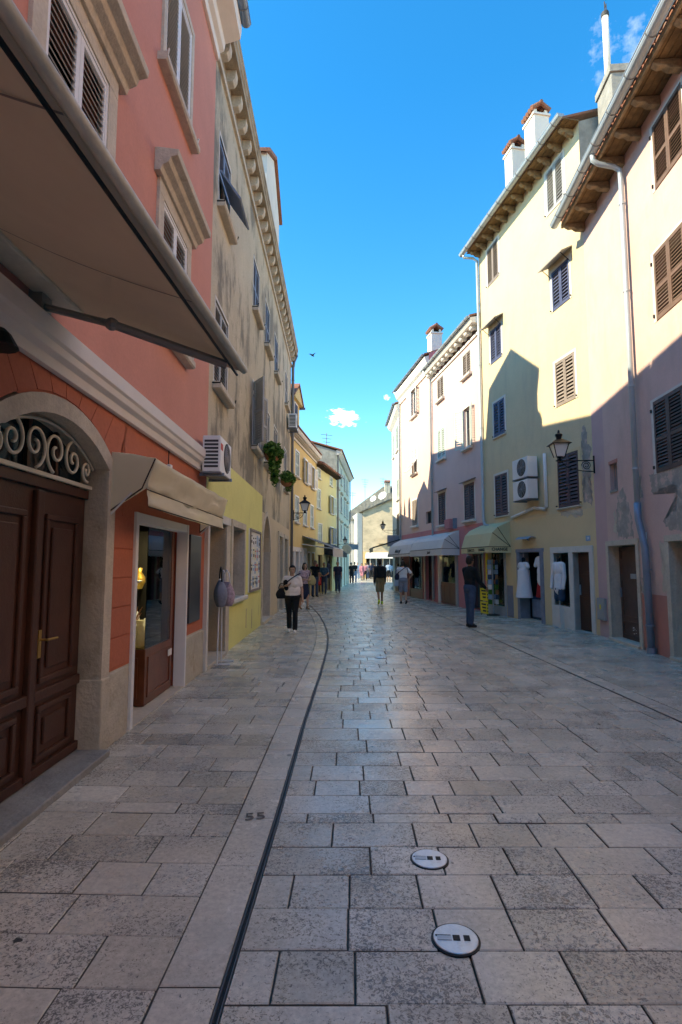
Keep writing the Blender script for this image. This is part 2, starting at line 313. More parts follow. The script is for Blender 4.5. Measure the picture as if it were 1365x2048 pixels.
# ------------------------------------------------------------ mesh helpers
class MB:
    def __init__(s): s.v = []; s.f = []; s.mi = []; s.cur = 0
    def add(s, vs, fs):
        o = len(s.v); s.v += [tuple(p) for p in vs]
        for f in fs: s.f.append([i + o for i in f]); s.mi.append(s.cur)
        return s
    def box(s, x0, x1, y0, y1, z0, z1):
        return s.add([(x0, y0, z0), (x1, y0, z0), (x1, y1, z0), (x0, y1, z0), (x0, y0, z1), (x1, y0, z1), (x1, y1, z1), (x0, y1, z1)],
                     [(3, 2, 1, 0), (4, 5, 6, 7), (0, 1, 5, 4), (1, 2, 6, 5), (2, 3, 7, 6), (3, 0, 4, 7)])
    def quad(s, a, b, c, d): return s.add([a, b, c, d], [(0, 1, 2, 3)])
    def prism_x(s, prof, x0, x1):                        # profile in (y,z), extruded along x
        n = len(prof); vs = [(x0, y, z) for y, z in prof] + [(x1, y, z) for y, z in prof]
        fs = [(i, (i + 1) % n, n + (i + 1) % n, n + i) for i in range(n)] + [tuple(range(n))[::-1], tuple(range(n, 2 * n))]
        return s.add(vs, fs)
    def prism_y(s, prof, y0, y1):                        # profile in (x,z)
        n = len(prof); vs = [(x, y0, z) for x, z in prof] + [(x, y1, z) for x, z in prof]
        fs = [(i, (i + 1) % n, n + (i + 1) % n, n + i) for i in range(n)] + [tuple(range(n))[::-1], tuple(range(n, 2 * n))]
        return s.add(vs, fs)
    def prism_z(s, prof, z0, z1):
        n = len(prof); vs = [(x, y, z0) for x, y in prof] + [(x, y, z1) for x, y in prof]
        fs = [(i, (i + 1) % n, n + (i + 1) % n, n + i) for i in range(n)] + [tuple(range(n))[::-1], tuple(range(n, 2 * n))]
        return s.add(vs, fs)
    def tube(s, pts, r, n=8, cap=True):
        pts = [Vector(p) for p in pts]; rs = r if isinstance(r, (list, tuple)) else [r] * len(pts)
        vs = []; prev = None
        for i, p in enumerate(pts):
            t = (pts[min(i + 1, len(pts) - 1)] - pts[max(i - 1, 0)]).normalized()
            a = prev if prev is not None else (Vector((0, 0, 1)) if abs(t.z) < .9 else Vector((1, 0, 0)))
            a = (a - t * a.dot(t)).normalized(); prev = a; b = t.cross(a)
            for k in range(n):
                q = 2 * math.pi * k / n; vs.append(p + (a * math.cos(q) + b * math.sin(q)) * rs[i])
        fs = []
        for i in range(len(pts) - 1):
            for k in range(n): fs.append((i * n + k, i * n + (k + 1) % n, (i + 1) * n + (k + 1) % n, (i + 1) * n + k))
        if cap: fs += [tuple(range(n))[::-1], tuple(range((len(pts) - 1) * n, len(pts) * n))]
        return s.add(vs, fs)
    def lathe(s, prof, cx=0, cy=0, n=16):                # (r,z) profile about a vertical axis
        vs = [(cx + r * math.cos(2 * math.pi * k / n), cy + r * math.sin(2 * math.pi * k / n), z) for r, z in prof for k in range(n)]
        fs = [(i * n + k, i * n + (k + 1) % n, (i + 1) * n + (k + 1) % n, (i + 1) * n + k) for i in range(len(prof) - 1) for k in range(n)]
        fs += [tuple(range(n))[::-1], tuple(range((len(prof) - 1) * n, len(prof) * n))]
        return s.add(vs, fs)
    def ell(s, c, r, nu=10, nv=7):
        vs = []; 
        for j in range(1, nv):
            a = math.pi * j / nv
            for i in range(nu):
                b = 2 * math.pi * i / nu; vs.append((c[0] + r[0] * math.sin(a) * math.cos(b), c[1] + r[1] * math.sin(a) * math.sin(b), c[2] + r[2] * math.cos(a)))
        top = len(vs); vs += [(c[0], c[1], c[2] + r[2]), (c[0], c[1], c[2] - r[2])]; fs = []
        for j in range(nv - 2):
            for i in range(nu): fs.append((j * nu + i, (j + 1) * nu + i, (j + 1) * nu + (i + 1) % nu, j * nu + (i + 1) % nu))
        for i in range(nu): fs.append((top, i, (i + 1) % nu)); fs.append((top + 1, (nv - 2) * nu + (i + 1) % nu, (nv - 2) * nu + i))
        return s.add(vs, fs)
    def mesh(s, name, mats, smooth=False):
        me = bpy.data.meshes.new(name); me.from_pydata(s.v, [], s.f)
        for m in (mats if isinstance(mats, (list, tuple)) else [mats]): me.materials.append(M[m] if isinstance(m, str) else m)
        me.polygons.foreach_set('material_index', s.mi)
        if smooth: me.polygons.foreach_set('use_smooth', [True] * len(s.f))
        me.update(); return me
    def build(s, name, mats, parent=None, loc=None, rotz=None, smooth=False, bevel=0, fix=False):
        me = s.mesh(name, mats, smooth)
        if fix:
            bm = bmesh.new(); bm.from_mesh(me); bmesh.ops.recalc_face_normals(bm, faces=bm.faces); bm.to_mesh(me); bm.free()
        return link(name, me, parent, loc, rotz, bevel)
def link(name, me, parent=None, loc=None, rotz=None, bevel=0):
    o = bpy.data.objects.new(name, me); col.objects.link(o)
    if parent is not None: o.parent = parent
    if loc is not None: o.location = loc
    if rotz is not None: o.rotation_euler = (0, 0, rotz)
    if bevel:
        b = o.modifiers.new('bevel', 'BEVEL'); b.width = bevel; b.segments = 2; b.limit_method = 'ANGLE'; b.angle_limit = R(40)
    return o
def tag(o, label=None, cat=None, group=None, kind=None):
    if label: o['label'] = label
    if cat: o['category'] = cat
    if group: o['group'] = group
    if kind: o['kind'] = kind
    return o
def empty(name, loc=(0, 0, 0), rotz=0, label=None, cat=None, group=None):
    o = bpy.data.objects.new(name, None); col.objects.link(o); o.location = loc; o.rotation_euler = (0, 0, rotz); o.empty_display_size = .2
    return tag(o, label, cat, group)
def text_mesh(txt, size, depth=.003, mat_='ink', bold=0.0, shear=0):
    cu = bpy.data.curves.new('lettering', 'FONT'); cu.body = txt; cu.size = size; cu.extrude = depth; cu.align_x = 'CENTER'; cu.align_y = 'CENTER'; cu.offset = bold; cu.shear = shear; cu.resolution_u = 3
    o = bpy.data.objects.new('lettering', cu); col.objects.link(o)
    dg = bpy.context.evaluated_depsgraph_get(); me = bpy.data.meshes.new_from_object(o.evaluated_get(dg))
    col.objects.unlink(o); bpy.data.objects.remove(o)
    me.materials.clear(); me.materials.append(M[mat_]); return me
# ------------------------------------------------------------ ground
def interp(tab, y):
    if y <= tab[0][0]: return tab[0][1]
    for (a, x0), (b, x1) in zip(tab, tab[1:]):
        if y <= b:
            t = (y - a) / (b - a); return x0 + (x1 - x0) * t
    return tab[-1][1]
SLOT_L = [(-3, -.52), (2.08, -.445), (3.62, -.405), (5.84, -.37), (8.2, -.30), (10.5, -.262), (12.0, -.275), (13.5, -.34), (15.5, -.49), (17.6, -.69), (19.7, -.95), (21.8, -1.24), (24, -1.58)]
SLOT_R = [(-3, 3.62), (2, 3.54), (5.75, 3.46), (7.43, 3.41), (13.1, 3.26), (19.0, 3.02), (26, 2.62), (29, 2.5)]
WALL_L = [(-3, -2.03), (8.42, -2.09), (23, -2.16), (29.4, -1.36), (34.4, -.31), (46, .68), (80, 1.0)]
WALL_R = [(-3, 4.6), (2, 5.04), (12.6, 5.85), (18.4, 4.83), (29.2, 3.21), (36, 3.2), (50, 5.0), (61.8, 8.5), (80, 8.5)]
xl = lambda y: interp(SLOT_L, y); xr = lambda y: interp(SLOT_R, y); wl = lambda y: interp(WALL_L, y); wr = lambda y: interp(WALL_R, y)

g = MB(); g.quad((-300, -60, -.022), (300, -60, -.022), (300, 900, -.022), (-300, 900, -.022))
tag(g.build('ground', 'joint'), kind='structure')

n4 = lambda fs: (len(fs) - 1) // 2                        # the upright sides of a stone come first
class Stones:
    def __init__(s): s.list = []
    def add(s, pts, tone=None, pit=None, gap=.0038):
        s.list.append((pts, random.gauss(.60, .11) if tone is None else tone, random.gauss(-.02, .032) if pit is None else pit, gap))
    @staticmethod
    def geo(pts, gap, c, jit=True):
        # shrink towards the centre by the joint width, chamfer the arris
        n = len(pts); P = [Vector((p[0], p[1])) for p in pts]; C = Vector((c[0], c[1]))
        def inset(d):
            o = []
            for i in range(n):
                a, b, e = P[i - 1], P[i], P[(i + 1) % n]
                u = (b - a).normalized(); v = (e - b).normalized()
                na = Vector((-u.y, u.x)); nb = Vector((-v.y, v.x)); m = (na + nb)
                if m.length < 1e-6: m = na
                m = m.normalized(); k = d / max(.35, m.dot(na)); o.append(b + m * k - C)
            return o
        dz = random.gauss(0, .0016) if jit else 0; tx, ty = random.gauss(0, .0022), random.gauss(0, .0022)
        ri = [random.uniform(-.0035, .0035) for _ in range(n)]
        o1 = inset(gap); o2 = inset(gap + .004)
        for i in range(n): o1[i] = o1[i] * (1 + ri[i] * .6); 
        vs = [(p.x, p.y, -.02) for p in o1] + [(p.x, p.y, -.005 + dz + tx * p.x + ty * p.y) for p in o1] + [(p.x, p.y, dz + tx * p.x + ty * p.y) for p in o2]
        fs = [(i, (i + 1) % n, n + (i + 1) % n, n + i) for i in range(n)] + [(n + i, n + (i + 1) % n, 2 * n + (i + 1) % n, 2 * n + i) for i in range(n)] + [tuple(range(2 * n, 3 * n))]
        return vs, fs
    def build(s, parent, cap=290, name='paving_stone'):
        s.list.sort(key=lambda q: min(p[1] for p in q[0]))
        vis = [q for q in s.list if max(p[1] for p in q[0]) > 1.5]; 
        rest = [q for q in s.list if max(p[1] for p in q[0]) <= 1.5] + vis[cap:]
        def attr(me, vals):
            for k, key in enumerate(('tone', 'pit')):
                a = me.attributes.new(key, 'FLOAT', 'FACE'); a.data.foreach_set('value', [v[k] for v in vals])
        for pts, tone, pit, gap in vis[:cap]:
            c = (sum(p[0] for p in pts) / len(pts), sum(p[1] for p in pts) / len(pts))
            vs, fs = s.geo(pts, gap, c)
            me = bpy.data.meshes.new(name); me.from_pydata(vs, [], fs); me.materials.append(M['stone']); me.materials.append(M['joint']); me.polygons.foreach_set('material_index', [1] * n4(fs) + [0] * (len(fs) - n4(fs))); attr(me, [(tone, pit)] * len(fs))
            link(name, me, parent, (c[0], c[1], 0))
        if rest:
            mb = MB(); vals = []
            for pts, tone, pit, gap in rest:
                c = (sum(p[0] for p in pts) / len(pts), sum(p[1] for p in pts) / len(pts)); vs, fs = s.geo(pts, gap, c)
                mb.add([(a + c[0], b + c[1], z) for a, b, z in vs], fs); mb.mi[-len(fs):] = [1] * n4(fs) + [0] * (len(fs) - n4(fs)); vals += [(tone, pit)] * len(fs)
            me = mb.mesh('distant_' + name + 's', ['stone', 'joint']); attr(me, vals)
            tag(link('distant_' + name + 's', me, parent), kind='stuff')

def surface(name, fl, fr, y0, y1, z, m='joint'):
    mb = MB(); ys = [y0 + (y1 - y0) * i / 60 for i in range(61)]
    mb.add([(fl(y), y, z) for y in ys] + [(fr(y), y, z) for y in ys], [(i, 61 + i, 62 + i, i + 1) for i in range(60)])
    return tag(mb.build(name, m), kind='structure')
street = surface('street', xl, lambda y: xr(y) if y < 29 else wr(y), -2.5, 62, -.018)
left_walk = surface('left_pavement', lambda y: wl(y) - .5, lambda y: xl(y) - .012, -2.5, 24, -.014)
right_walk = surface('right_pavement', lambda y: xr(y) + .012, lambda y: wr(y) + .6, -2.5, 29, -.014)

def fill_row(st, y0, y1, fl, fr, lo=.27, hi=.54, skew=0):
    a, b = fl((y0 + y1) / 2), fr((y0 + y1) / 2); w = b - a
    cuts = [0.0]; x = random.uniform(.15, .6)
    while x < w - .16: cuts.append(x); x += random.uniform(lo, hi)
    cuts.append(w)
    for i in range(len(cuts) - 1):
        c0, c1 = cuts[i] / w, cuts[i + 1] / w
        j0 = j1 = 0
        def X(c, y): return fl(y) + (fr(y) - fl(y)) * c
        def sk(c): return skew * (c - .5) * w
        st.add([(X(c0, y0), y0 + sk(c0)), (X(c1, y0), y0 + sk(c1)), (X(c1, y1), y1 + sk(c1)), (X(c0, y1), y1 + sk(c0))])
near = [-1.9, -1.55, -1.2, -.88, -.52, -.2, .12, .45, .78, 1.07, 1.35, 1.62, 1.9, 2.17, 2.45, 2.73, 3.01, 3.29, 3.58, 3.71, 3.99, 4.25, 4.55]
rows = near[:]
while rows[-1] < 62: rows.append(rows[-1] + random.uniform(.27, .37))
st = Stones()
for y0, y1 in zip(rows, rows[1:]):
    if y0 < 24: fill_row(st, y0, y1, lambda y: xl(y) + .012, lambda y: xr(y) - .014)
    elif y0 < 29: fill_row(st, y0, y1, wl, lambda y: xr(y) - .014)
    else: fill_row(st, y0, y1, wl, wr, .4, .9)
st.build(street, 295)
st = Stones()
lrows = [-1.6, -1.25, -.92, -.55, -.2, .15, .48, .82, 1.12, 1.4, 1.68, 1.97, 2.26, 2.56, 2.85, 3.14, 3.43, 3.72, 3.87, 4.15, 4.45, 4.74]
while lrows[-1] < 24: lrows.append(lrows[-1] + random.uniform(.28, .37))
for y0, y1 in zip(lrows, lrows[1:]): fill_row(st, y0, y1, lambda y: wl(y) + .0, lambda y: xl(y) - 0.255, .30, .58, skew=-.035)
st.build(left_walk, 240)
st = Stones(); y = -1.2
while y < 23.6:                                            # smooth border stones beside the slot
    y1 = y + random.uniform(.5, .85)
    st.add([(xl(y) - 0.255, y), (xl(y) - .016, y), (xl(y1) - .016, y1), (xl(y1) - 0.255, y1)], tone=random.gauss(.80, .07), pit=-.075, gap=.004); y = y1
st.build(left_walk, 60, 'border_stone')
st = Stones(); rr = [-1.5]
while rr[-1] < 28.5: rr.append(rr[-1] + random.uniform(.28, .37))
for y0, y1 in zip(rr, rr[1:]): fill_row(st, y0, y1, lambda y: xr(y) + .265, lambda y: wr(y), .42, .85)
st.list = [q for q in st.list if max(p[1] for p in q[0]) > 4]
st.build(right_walk, 200)
st = Stones(); y = 3.0
while y < 28.5:
    y1 = y + random.uniform(.55, .9)
    st.add([(xr(y) + .02, y), (xr(y) + 0.255, y), (xr(y1) + 0.255, y1), (xr(y1) + .02, y1)], tone=random.gauss(.62, .08), pit=-.06, gap=.004); y = y1
st.build(right_walk, 60, 'border_stone')

def slot(f, y0, y1, s, parent):
    n = 80; ys = [y0 + (y1 - y0) * i / n for i in range(n + 1)]
    d = MB()
    for a, b in zip(ys, ys[1:]):
        d.add([(f(a) - .008, a, -.012), (f(a) + .008, a, -.012), (f(b) + .008, b, -.012), (f(b) - .008, b, -.012)], [(0, 1, 2, 3)])
    d.build('drain_slot', 'slot', parent)
    for sg in (-1, 1):
        e = MB()
        for a, b in zip(ys, ys[1:]):
            x0, x1 = sorted((sg * .008, sg * .013))
            e.add([(f(a) + x0, a, .001), (f(a) + x1, a, .001), (f(b) + x1, b, .001), (f(b) + x0, b, .001),
                   (f(a) + x0, a, -.03), (f(b) + x0, b, -.03), (f(a) + x1, a, -.03), (f(b) + x1, b, -.03)], [(0, 1, 2, 3), (0, 3, 5, 4), (1, 6, 7, 2)])
        e.build('drain_edge', 'steel_edge', parent)
slot(xl, -1.5, 24, 1, left_walk); slot(xr, 2.5, 29, 1, right_walk)
n55 = text_mesh('55', .14, .001, 'joint')
o = link('engraved_number', n55, left_walk, (-.545, 3.66, .0035), R(10))

def disc(x, y, rz, label):
    t = empty('ground_light', (x, y, .002), rz, label, 'light', 'round metal lights set in the paving')
    MB().lathe([(.104, -.012), (.104, .003), (.097, .004)], n=40).build('rim', 'black_iron', t, smooth=False)
    MB().lathe([(.095, -.01), (.095, .0065), (.092, .008)], n=40).build('plate', 'steel_disc', t)
    for x0, x1, m_ in ((-.078, -.018, 'zinc'), (-.012, .018, 'slot'), (.034, .060, 'slot')):
        MB().box(x0, x1, -.016, .016, .0075, .0105).build('lens', m_, t)
    MB().box(-.085, -.02, .016, .011, .0075, .0105).build('lens', 'slot', t)
disc(.49, 2.51, R(-3), 'round steel ground light nearest to the camera')
disc(.48, 3.15, R(-3), 'round steel ground light in the row behind the nearest one')
disc(.68, 9.62, 0, 'small round ground light far up the middle of the street')
# ------------------------------------------------------------ facade helpers
# every house root stands at one end of its facade: local x runs along the wall, local y points out into the street
def house(name, A, B, label, cat='house'):
    d = Vector((B[0] - A[0], B[1] - A[1])); r = empty(name, (A[0], A[1], 0), math.atan2(d.y, d.x), label, cat); return r, d.length
def wall(root, L, H, holes, mats, zone=lambda u, z: 0, us=(), zs=(), depth=6.0, name='wall', wall_t=.32):
    U = sorted(set([0, L] + list(us) + [q for h in holes for q in h[:2]])); Z = sorted(set([-.05, H] + list(zs) + [q for h in holes for q in h[2:4]]))
    U = [u for u in U if 0 <= u <= L]; Z = [z for z in Z if -.05 <= z <= H]
    mb = MB()
    for a, b in zip(U, U[1:]):
        for c_, d in zip(Z, Z[1:]):
            uc, zc = (a + b) / 2, (c_ + d) / 2
            if any(h[0] < uc < h[1] and h[2] < zc < h[3] for h in holes): continue
            mb.cur = zone(uc, zc); mb.quad((b, 0, c_), (a, 0, c_), (a, 0, d), (b, 0, d))
    for h in holes:
        t = h[4] if len(h) > 4 else wall_t; u0, u1, z0, z1 = h[:4]; mb.cur = zone((u0 + u1) / 2, z1 + .05) if len(h) < 6 else h[5]
        mb.quad((u0, 0, z0), (u0, -t, z0), (u0, -t, z1), (u0, 0, z1)); mb.quad((u1, -t, z0), (u1, 0, z0), (u1, 0, z1), (u1, -t, z1))
        mb.quad((u0, -t, z1), (u1, -t, z1), (u1, 0, z1), (u0, 0, z1)); mb.quad((u0, 0, z0), (u1, 0, z0), (u1, -t, z0), (u0, -t, z0))
    mb.cur = zone(.01, H - .01); mb.quad((0, 0, -.05), (0, -depth, -.05), (0, -depth, H), (0, 0, H))
    mb.cur = zone(L - .01, H - .01); mb.quad((L, -depth, -.05), (L, 0, -.05), (L, 0, H), (L, -depth, H)); mb.quad((0, -depth, -.05), (L, -depth, -.05), (L, -depth, H), (0, -depth, H))
    mb.quad((0, 0, H), (L, 0, H), (L, -depth, H), (0, -depth, H))
    o = mb.build(name, mats, root)
    for h in holes:
        if len(h) > 6: continue
        t = h[4] if len(h) > 4 else wall_t; u0, u1, z0, z1 = h[:4]
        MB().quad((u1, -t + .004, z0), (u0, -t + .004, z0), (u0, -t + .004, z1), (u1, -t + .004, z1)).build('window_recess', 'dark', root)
    return o
SL = {}
def slat_mesh(w, m, d=.042, t=.008, a=60):
    k = (round(w, 3), m, d, a)
    if k not in SL:
        ca, sa = math.cos(R(a)), math.sin(R(a)); p = [(-d / 2, -t / 2), (d / 2, -t / 2), (d / 2, t / 2), (-d / 2, t / 2)]
        SL[k] = MB().prism_x([(y * ca + z * sa, -y * sa + z * ca) for y, z in p], -w / 2, w / 2).mesh('slat', m)
    return SL[k]
def leaf(root, m, x, n, z, w, h, rotz=0, mid=(.5,), indiv=False, s=.05, st=.055, rotx=0, t=.032, sm_=None):
    """one louvred shutter leaf, hinge at its local x = 0"""
    mb = MB(); mb.box(0, st, -t / 2, t / 2, 0, h); mb.box(w - st, w, -t / 2, t / 2, 0, h)
    rails = [(0, st * 1.5)] + [(h * q - st * .6, h * q + st * .6) for q in mid] + [(h - st * 1.2, h)]
    for a, b in rails: mb.box(st, w - st, -t / 2 + .002, t / 2 - .002, a, b)
    o = mb.build('shutter', m, root, (x, n, z)); o.rotation_euler = (rotx, 0, rotz)
    sw = w - 2 * st - .002; sm = slat_mesh(sw, sm_ or m, d=s * .85); alls = MB()
    for (_, a), (b, _) in zip(rails, rails[1:]):
        k = max(1, int((b - a) / s)); q = (b - a) / k
        for i in range(k):
            zz = a + q * (i + .5)
            if indiv: link('slat', sm, o, (w / 2, 0, zz))
            else:
                alls.add([(v.co.x + w / 2, v.co.y, v.co.z + zz) for v in sm.vertices], [list(p.vertices) for p in sm.polygons])
    if alls.f: tag(alls.build('slats', sm_ or m, o), kind='stuff')
    return o
def surround(root, u0, u1, z0, z1, w, m, proud=.03, inner=.0, top=None, name='window_surround'):
    top = w if top is None else top; mb = MB()
    mb.box(u0 - w, u0, -.02, proud, z0, z1); mb.box(u1, u1 + w, -.02, proud, z0, z1); mb.box(u0 - w, u1 + w, -.02, proud + .002, z1, z1 + top)
    return mb.build(name, m, root, bevel=.004)
def sill(root, u0, u1, z, m, e=.08, n=.09, h=.08, name='window_sill'):
    return MB().prism_x([(-.02, z - h), (n - .02, z - h), (n, z - h + .02), (n, z - .012), (n - .012, z), (-.02, z)][::-1], u0 - e, u1 + e).build(name, m, root)
def sash(root, u0, u1, z0, z1, m='white_paint', n=-.14, cross=1, t=.05, gl='glass_dark'):
    mb = MB(); mb.box(u0, u0 + t, n, n + .05, z0, z1); mb.box(u1 - t, u1, n, n + .05, z0, z1); mb.box(u0 + t, u1 - t, n + .002, n + .048, z0, z0 + t); mb.box(u0 + t, u1 - t, n + .002, n + .048, z1 - t, z1)
    uc = (u0 + u1) / 2; mb.box(uc - t / 2, uc + t / 2, n + .003, n + .047, z0 + t, z1 - t)
    o = mb.build('window_frame', m, root)
    zs = [z0 + t + (z1 - z0 - 2 * t) * i / (cross + 1) for i in range(cross + 2)]
    for a, b in ((u0 + t, uc - t / 2), (uc + t / 2, u1 - t)):
        for c_, d in zip(zs, zs[1:]): MB().box(a + .008, b - .008, n + .015, n + .022, c_ + .008, d - .008).build('pane', gl, o)
    return o
def window(root, q, m, style='closed', sur=None, sl=None, inset=-.03, mid=(.5,), indiv=False, s=.05, open_a=(172, 8), sm_=None):
    u0, u1, z0, z1 = q; w = (u1 - u0) / 2 - .006; h = z1 - z0 - .012
    if sur: surround(root, u0, u1, z0, z1, *sur)
    if sl: sill(root, u0, u1, z0, *sl)
    if style == 'closed':
        leaf(root, m, u0 + .004, inset, z0 + .006, w, h, 0, mid, indiv, s, sm_=sm_); leaf(root, m, u1 - .004 - w, inset, z0 + .006, w, h, 0, mid, indiv, s, sm_=sm_)
    elif style == 'open':
        a, b = open_a
        leaf(root, m, u0 + .004, .035, z0 + .006, w, h, R(a), mid, indiv, s); leaf(root, m, u1 - .004, .035, z0 + .006, w, h, R(b), mid, indiv, s)
        sash(root, u0 + .005, u1 - .005, z0 + .005, z1 - .005)
    elif style == 'flap':
        leaf(root, m, u0 + .004, inset, z0 + h * .5, w, h * .5, 0, (), indiv, s); leaf(root, m, u1 - .004 - w, inset, z0 + h * .5, w, h * .5, 0, (), indiv, s)
        leaf(root, m, u0 + .03, .02 + math.sin(R(34)) * h * .5, z0 + h * .5 - math.cos(R(34)) * h * .5, 2 * w - .05, h * .5, 0, (), indiv, s, rotx=R(34))
        sash(root, u0 + .005, u1 - .005, z0 + .005, z1 - .005, cross=0)
def pipe(root, pts, r, m, name='downpipe', rings=(), n=12):
    mb = MB().tube(pts, r, n); o = mb.build(name, m, root, smooth=True)
    for p in rings: MB().lathe([(r + .001, p[2] - .015), (r + .012, p[2] - .015), (r + .012, p[2] + .015), (r + .001, p[2] + .015)], p[0], p[1], 12).build('pipe_bracket', m, o)
    return o
def gutter(root, u0, u1, n, z, r, m, hooks=True, sp=.75):
    mb = MB(); k = 9; pr = []
    for i in range(k): a = math.pi + math.pi * i / (k - 1); pr.append((n + r * math.cos(a), z + r * math.sin(a)))
    for i in range(k): a = 2 * math.pi - math.pi * i / (k - 1); pr.append((n + (r - .006) * math.cos(a), z + (r - .006) * math.sin(a)))
    mb.prism_x(pr, u0, u1); 
    for u in (u0, u1 - .004):
        mb.add([(u, y, zz) for y, zz in pr[:k]] + [(u + .004, y, zz) for y, zz in pr[:k]], [tuple(range(k)), tuple(range(2 * k - 1, k - 1, -1))])
    mb.tube([(u0, n + r, z), (u1, n + r, z)], .010, 8)
    o = mb.build('gutter', m, root)
    if hooks:
        x = u0 + .3
        while x < u1:
            h = MB(); h.tube([(x, n + (r + .006) * math.cos(math.pi + math.pi * i / 8), z + (r + .006) * math.sin(math.pi + math.pi * i / 8)) for i in range(9)], .008, 6); h.tube([(x, n - r - .005, z), (x, n - r - .18, z + .03)], .007, 6)
            h.build('gutter_hook', 'pipe_grey', o); x += sp
    return o
def roof(root, L, z, n_out, depth, rise, m='tile', u0=0.0, name='roof', th=.06):
    return MB().prism_x([(n_out, z), (n_out, z + th), (-depth, z + th + rise), (-depth, z + rise)], u0, L).build(name, m, root, fix=True)
def tile_ends(root, u0, u1, n, z, pitch=.2, slope=.3, indiv=True, length=.5):
    k = 6; vs = []; r = .085; fs = []
    for y, zz in ((0, 0), (-length, length * slope)):
        for rr in (r, r - .016):
            for i in range(k + 1): a = math.pi * i / k; vs.append((rr * math.cos(a), y, zz + rr * math.sin(a)))
    q = k + 1
    for i in range(k): fs += [(i, i + 1, 2 * q + i + 1, 2 * q + i), (q + i + 1, q + i, 3 * q + i, 3 * q + i + 1), (i + 1, i, q + i, q + i + 1)]
    me = MB().add(vs, fs).mesh('roof_tile', 'tile'); al = MB(); x = u0 + pitch / 2
    while x < u1:
        dx, dy, dz = random.gauss(0, .008), random.gauss(0, .018), random.gauss(0, .006)
        if indiv: link('roof_tile', me, root, (x + dx, n + dy, z + dz), random.gauss(0, .03))
        else: al.add([(a + x + dx, b + n + dy, c_ + z + dz) for a, b, c_ in vs], fs)
        x += pitch
    if al.f: tag(al.build('roof_tiles', 'tile', root), kind='stuff')
def corbels(root, us, prof, w, m, name='corbel', z=0, bevel=0):
    me = MB().prism_x(prof, -w / 2, w / 2).mesh(name, m)
    bm = bmesh.new(); bm.from_mesh(me); bmesh.ops.recalc_face_normals(bm, faces=bm.faces); bm.to_mesh(me); bm.free()
    for u in us: link(name, me, root, (u, 0, z + random.uniform(-.008, .008)), None, bevel)
def patch(root, pts, m, n=.004, name='plaster_patch', seed=0):
    """irregular flat repair patch laid on a wall: closed outline refined with noise"""
    out = []; k = len(pts); rnd = random.Random(seed)
    for i in range(k):
        a = Vector(pts[i]); b = Vector(pts[(i + 1) % k]); d = b - a; nn = Vector((-d.y, d.x)).normalized(); st_ = max(2, int(d.length / .035))
        for j in range(st_): t = j / st_; out.append(a + d * t + nn * (rnd.uniform(-.03, .03) + .09 * mnoise.noise(Vector((a.x + d.x * t, a.y + d.y * t, seed)) * 5)))
    c_ = sum(out, Vector((0, 0))) / len(out); N = len(out)
    vs = [(p.x, n, p.y) for p in out] + [(p.x, -.01, p.y) for p in out] + [(c_.x, n, c_.y)]
    fs = [(i, (i + 1) % N, N + (i + 1) % N, N + i) for i in range(N)] + [((i + 1) % N, i, 2 * N) for i in range(N)]
    return MB().add(vs, fs).build(name, m, root, fix=True)
def chimney(root, u, n, z0, z1, wu, wn, m, cap='tile', name='chimney'):
    """plastered stack with a vented head and a little tiled hat"""
    mb = MB(); mb.box(u - wu / 2, u + wu / 2, n - wn / 2, n + wn / 2, z0, z1); o = mb.build(name, m, root, bevel=.01)
    b = MB(); b.box(u - wu / 2 - .04, u + wu / 2 + .04, n - wn / 2 - .04, n + wn / 2 + .04, z1, z1 + .06)
    for i in (-1, 1):
        for j in (-1, 1): b.box(u + i * wu * .36 - .05, u + i * wu * .36 + .05, n + j * wn * .36 - .05, n + j * wn * .36 + .05, z1 + .06, z1 + .22)
    b.build('chimney_head', m, o)
    MB().box(u - wu * .3, u + wu * .3, n - wn * .3, n + wn * .3, z1 + .061, z1 + .2).build('flue', 'dark', o)
    h = MB(); k = 5; W = wu + .1
    for sgn in (-1, 1):
        for i in range(k):
            x0 = u - W / 2 + W * (i + .5) / k; h.tube([(x0, n + sgn * (wn / 2 + .06), z1 + .22), (x0, n, z1 + .22 + wn * .40)], W / k * .5, 8)
    h.tube([(u - W / 2, n, z1 + .24 + wn * .40), (u + W / 2, n, z1 + .24 + wn * .40)], .055, 8)
    h.build('tile_cap', 'tile', o); return o

# ------------------------------------------------------------ left side: salmon house
SHW = ('white_paint',)
h1, L1 = house('salmon_house', (-2.08, 8.42), (-2.02, -2.5), 'salmon pink house with brown arched door and white shutters, nearest on the left')
W1, W2, W3, W4 = (3.97, 4.97, 4.3, 5.78), (1.45, 2.45, 4.3, 5.78), (1.50, 2.55, 7.35, 8.85), (3.97, 5.02, 7.35, 8.85)
D0, D1, DS, DA = 3.63, 5.20, 2.42, 2.68
SH0, SH1, SHT = 1.02, 2.95, 2.12
Z1 = lambda u, z: 0 if z > 3.0 else (1 if z > .64 else 2)
wall(h1, L1, 10.0, [W1, W2, W3, W4, (6.6, 7.6, 4.3, 5.78), (D0, D1, 0, DA, .26, 2), (SH0, SH1, 0, SHT, .30, 1, 'open')], ['salmon', 'brick_red', 'plinth_stone'], Z1, zs=(3.0, .64), wall_t=.28)
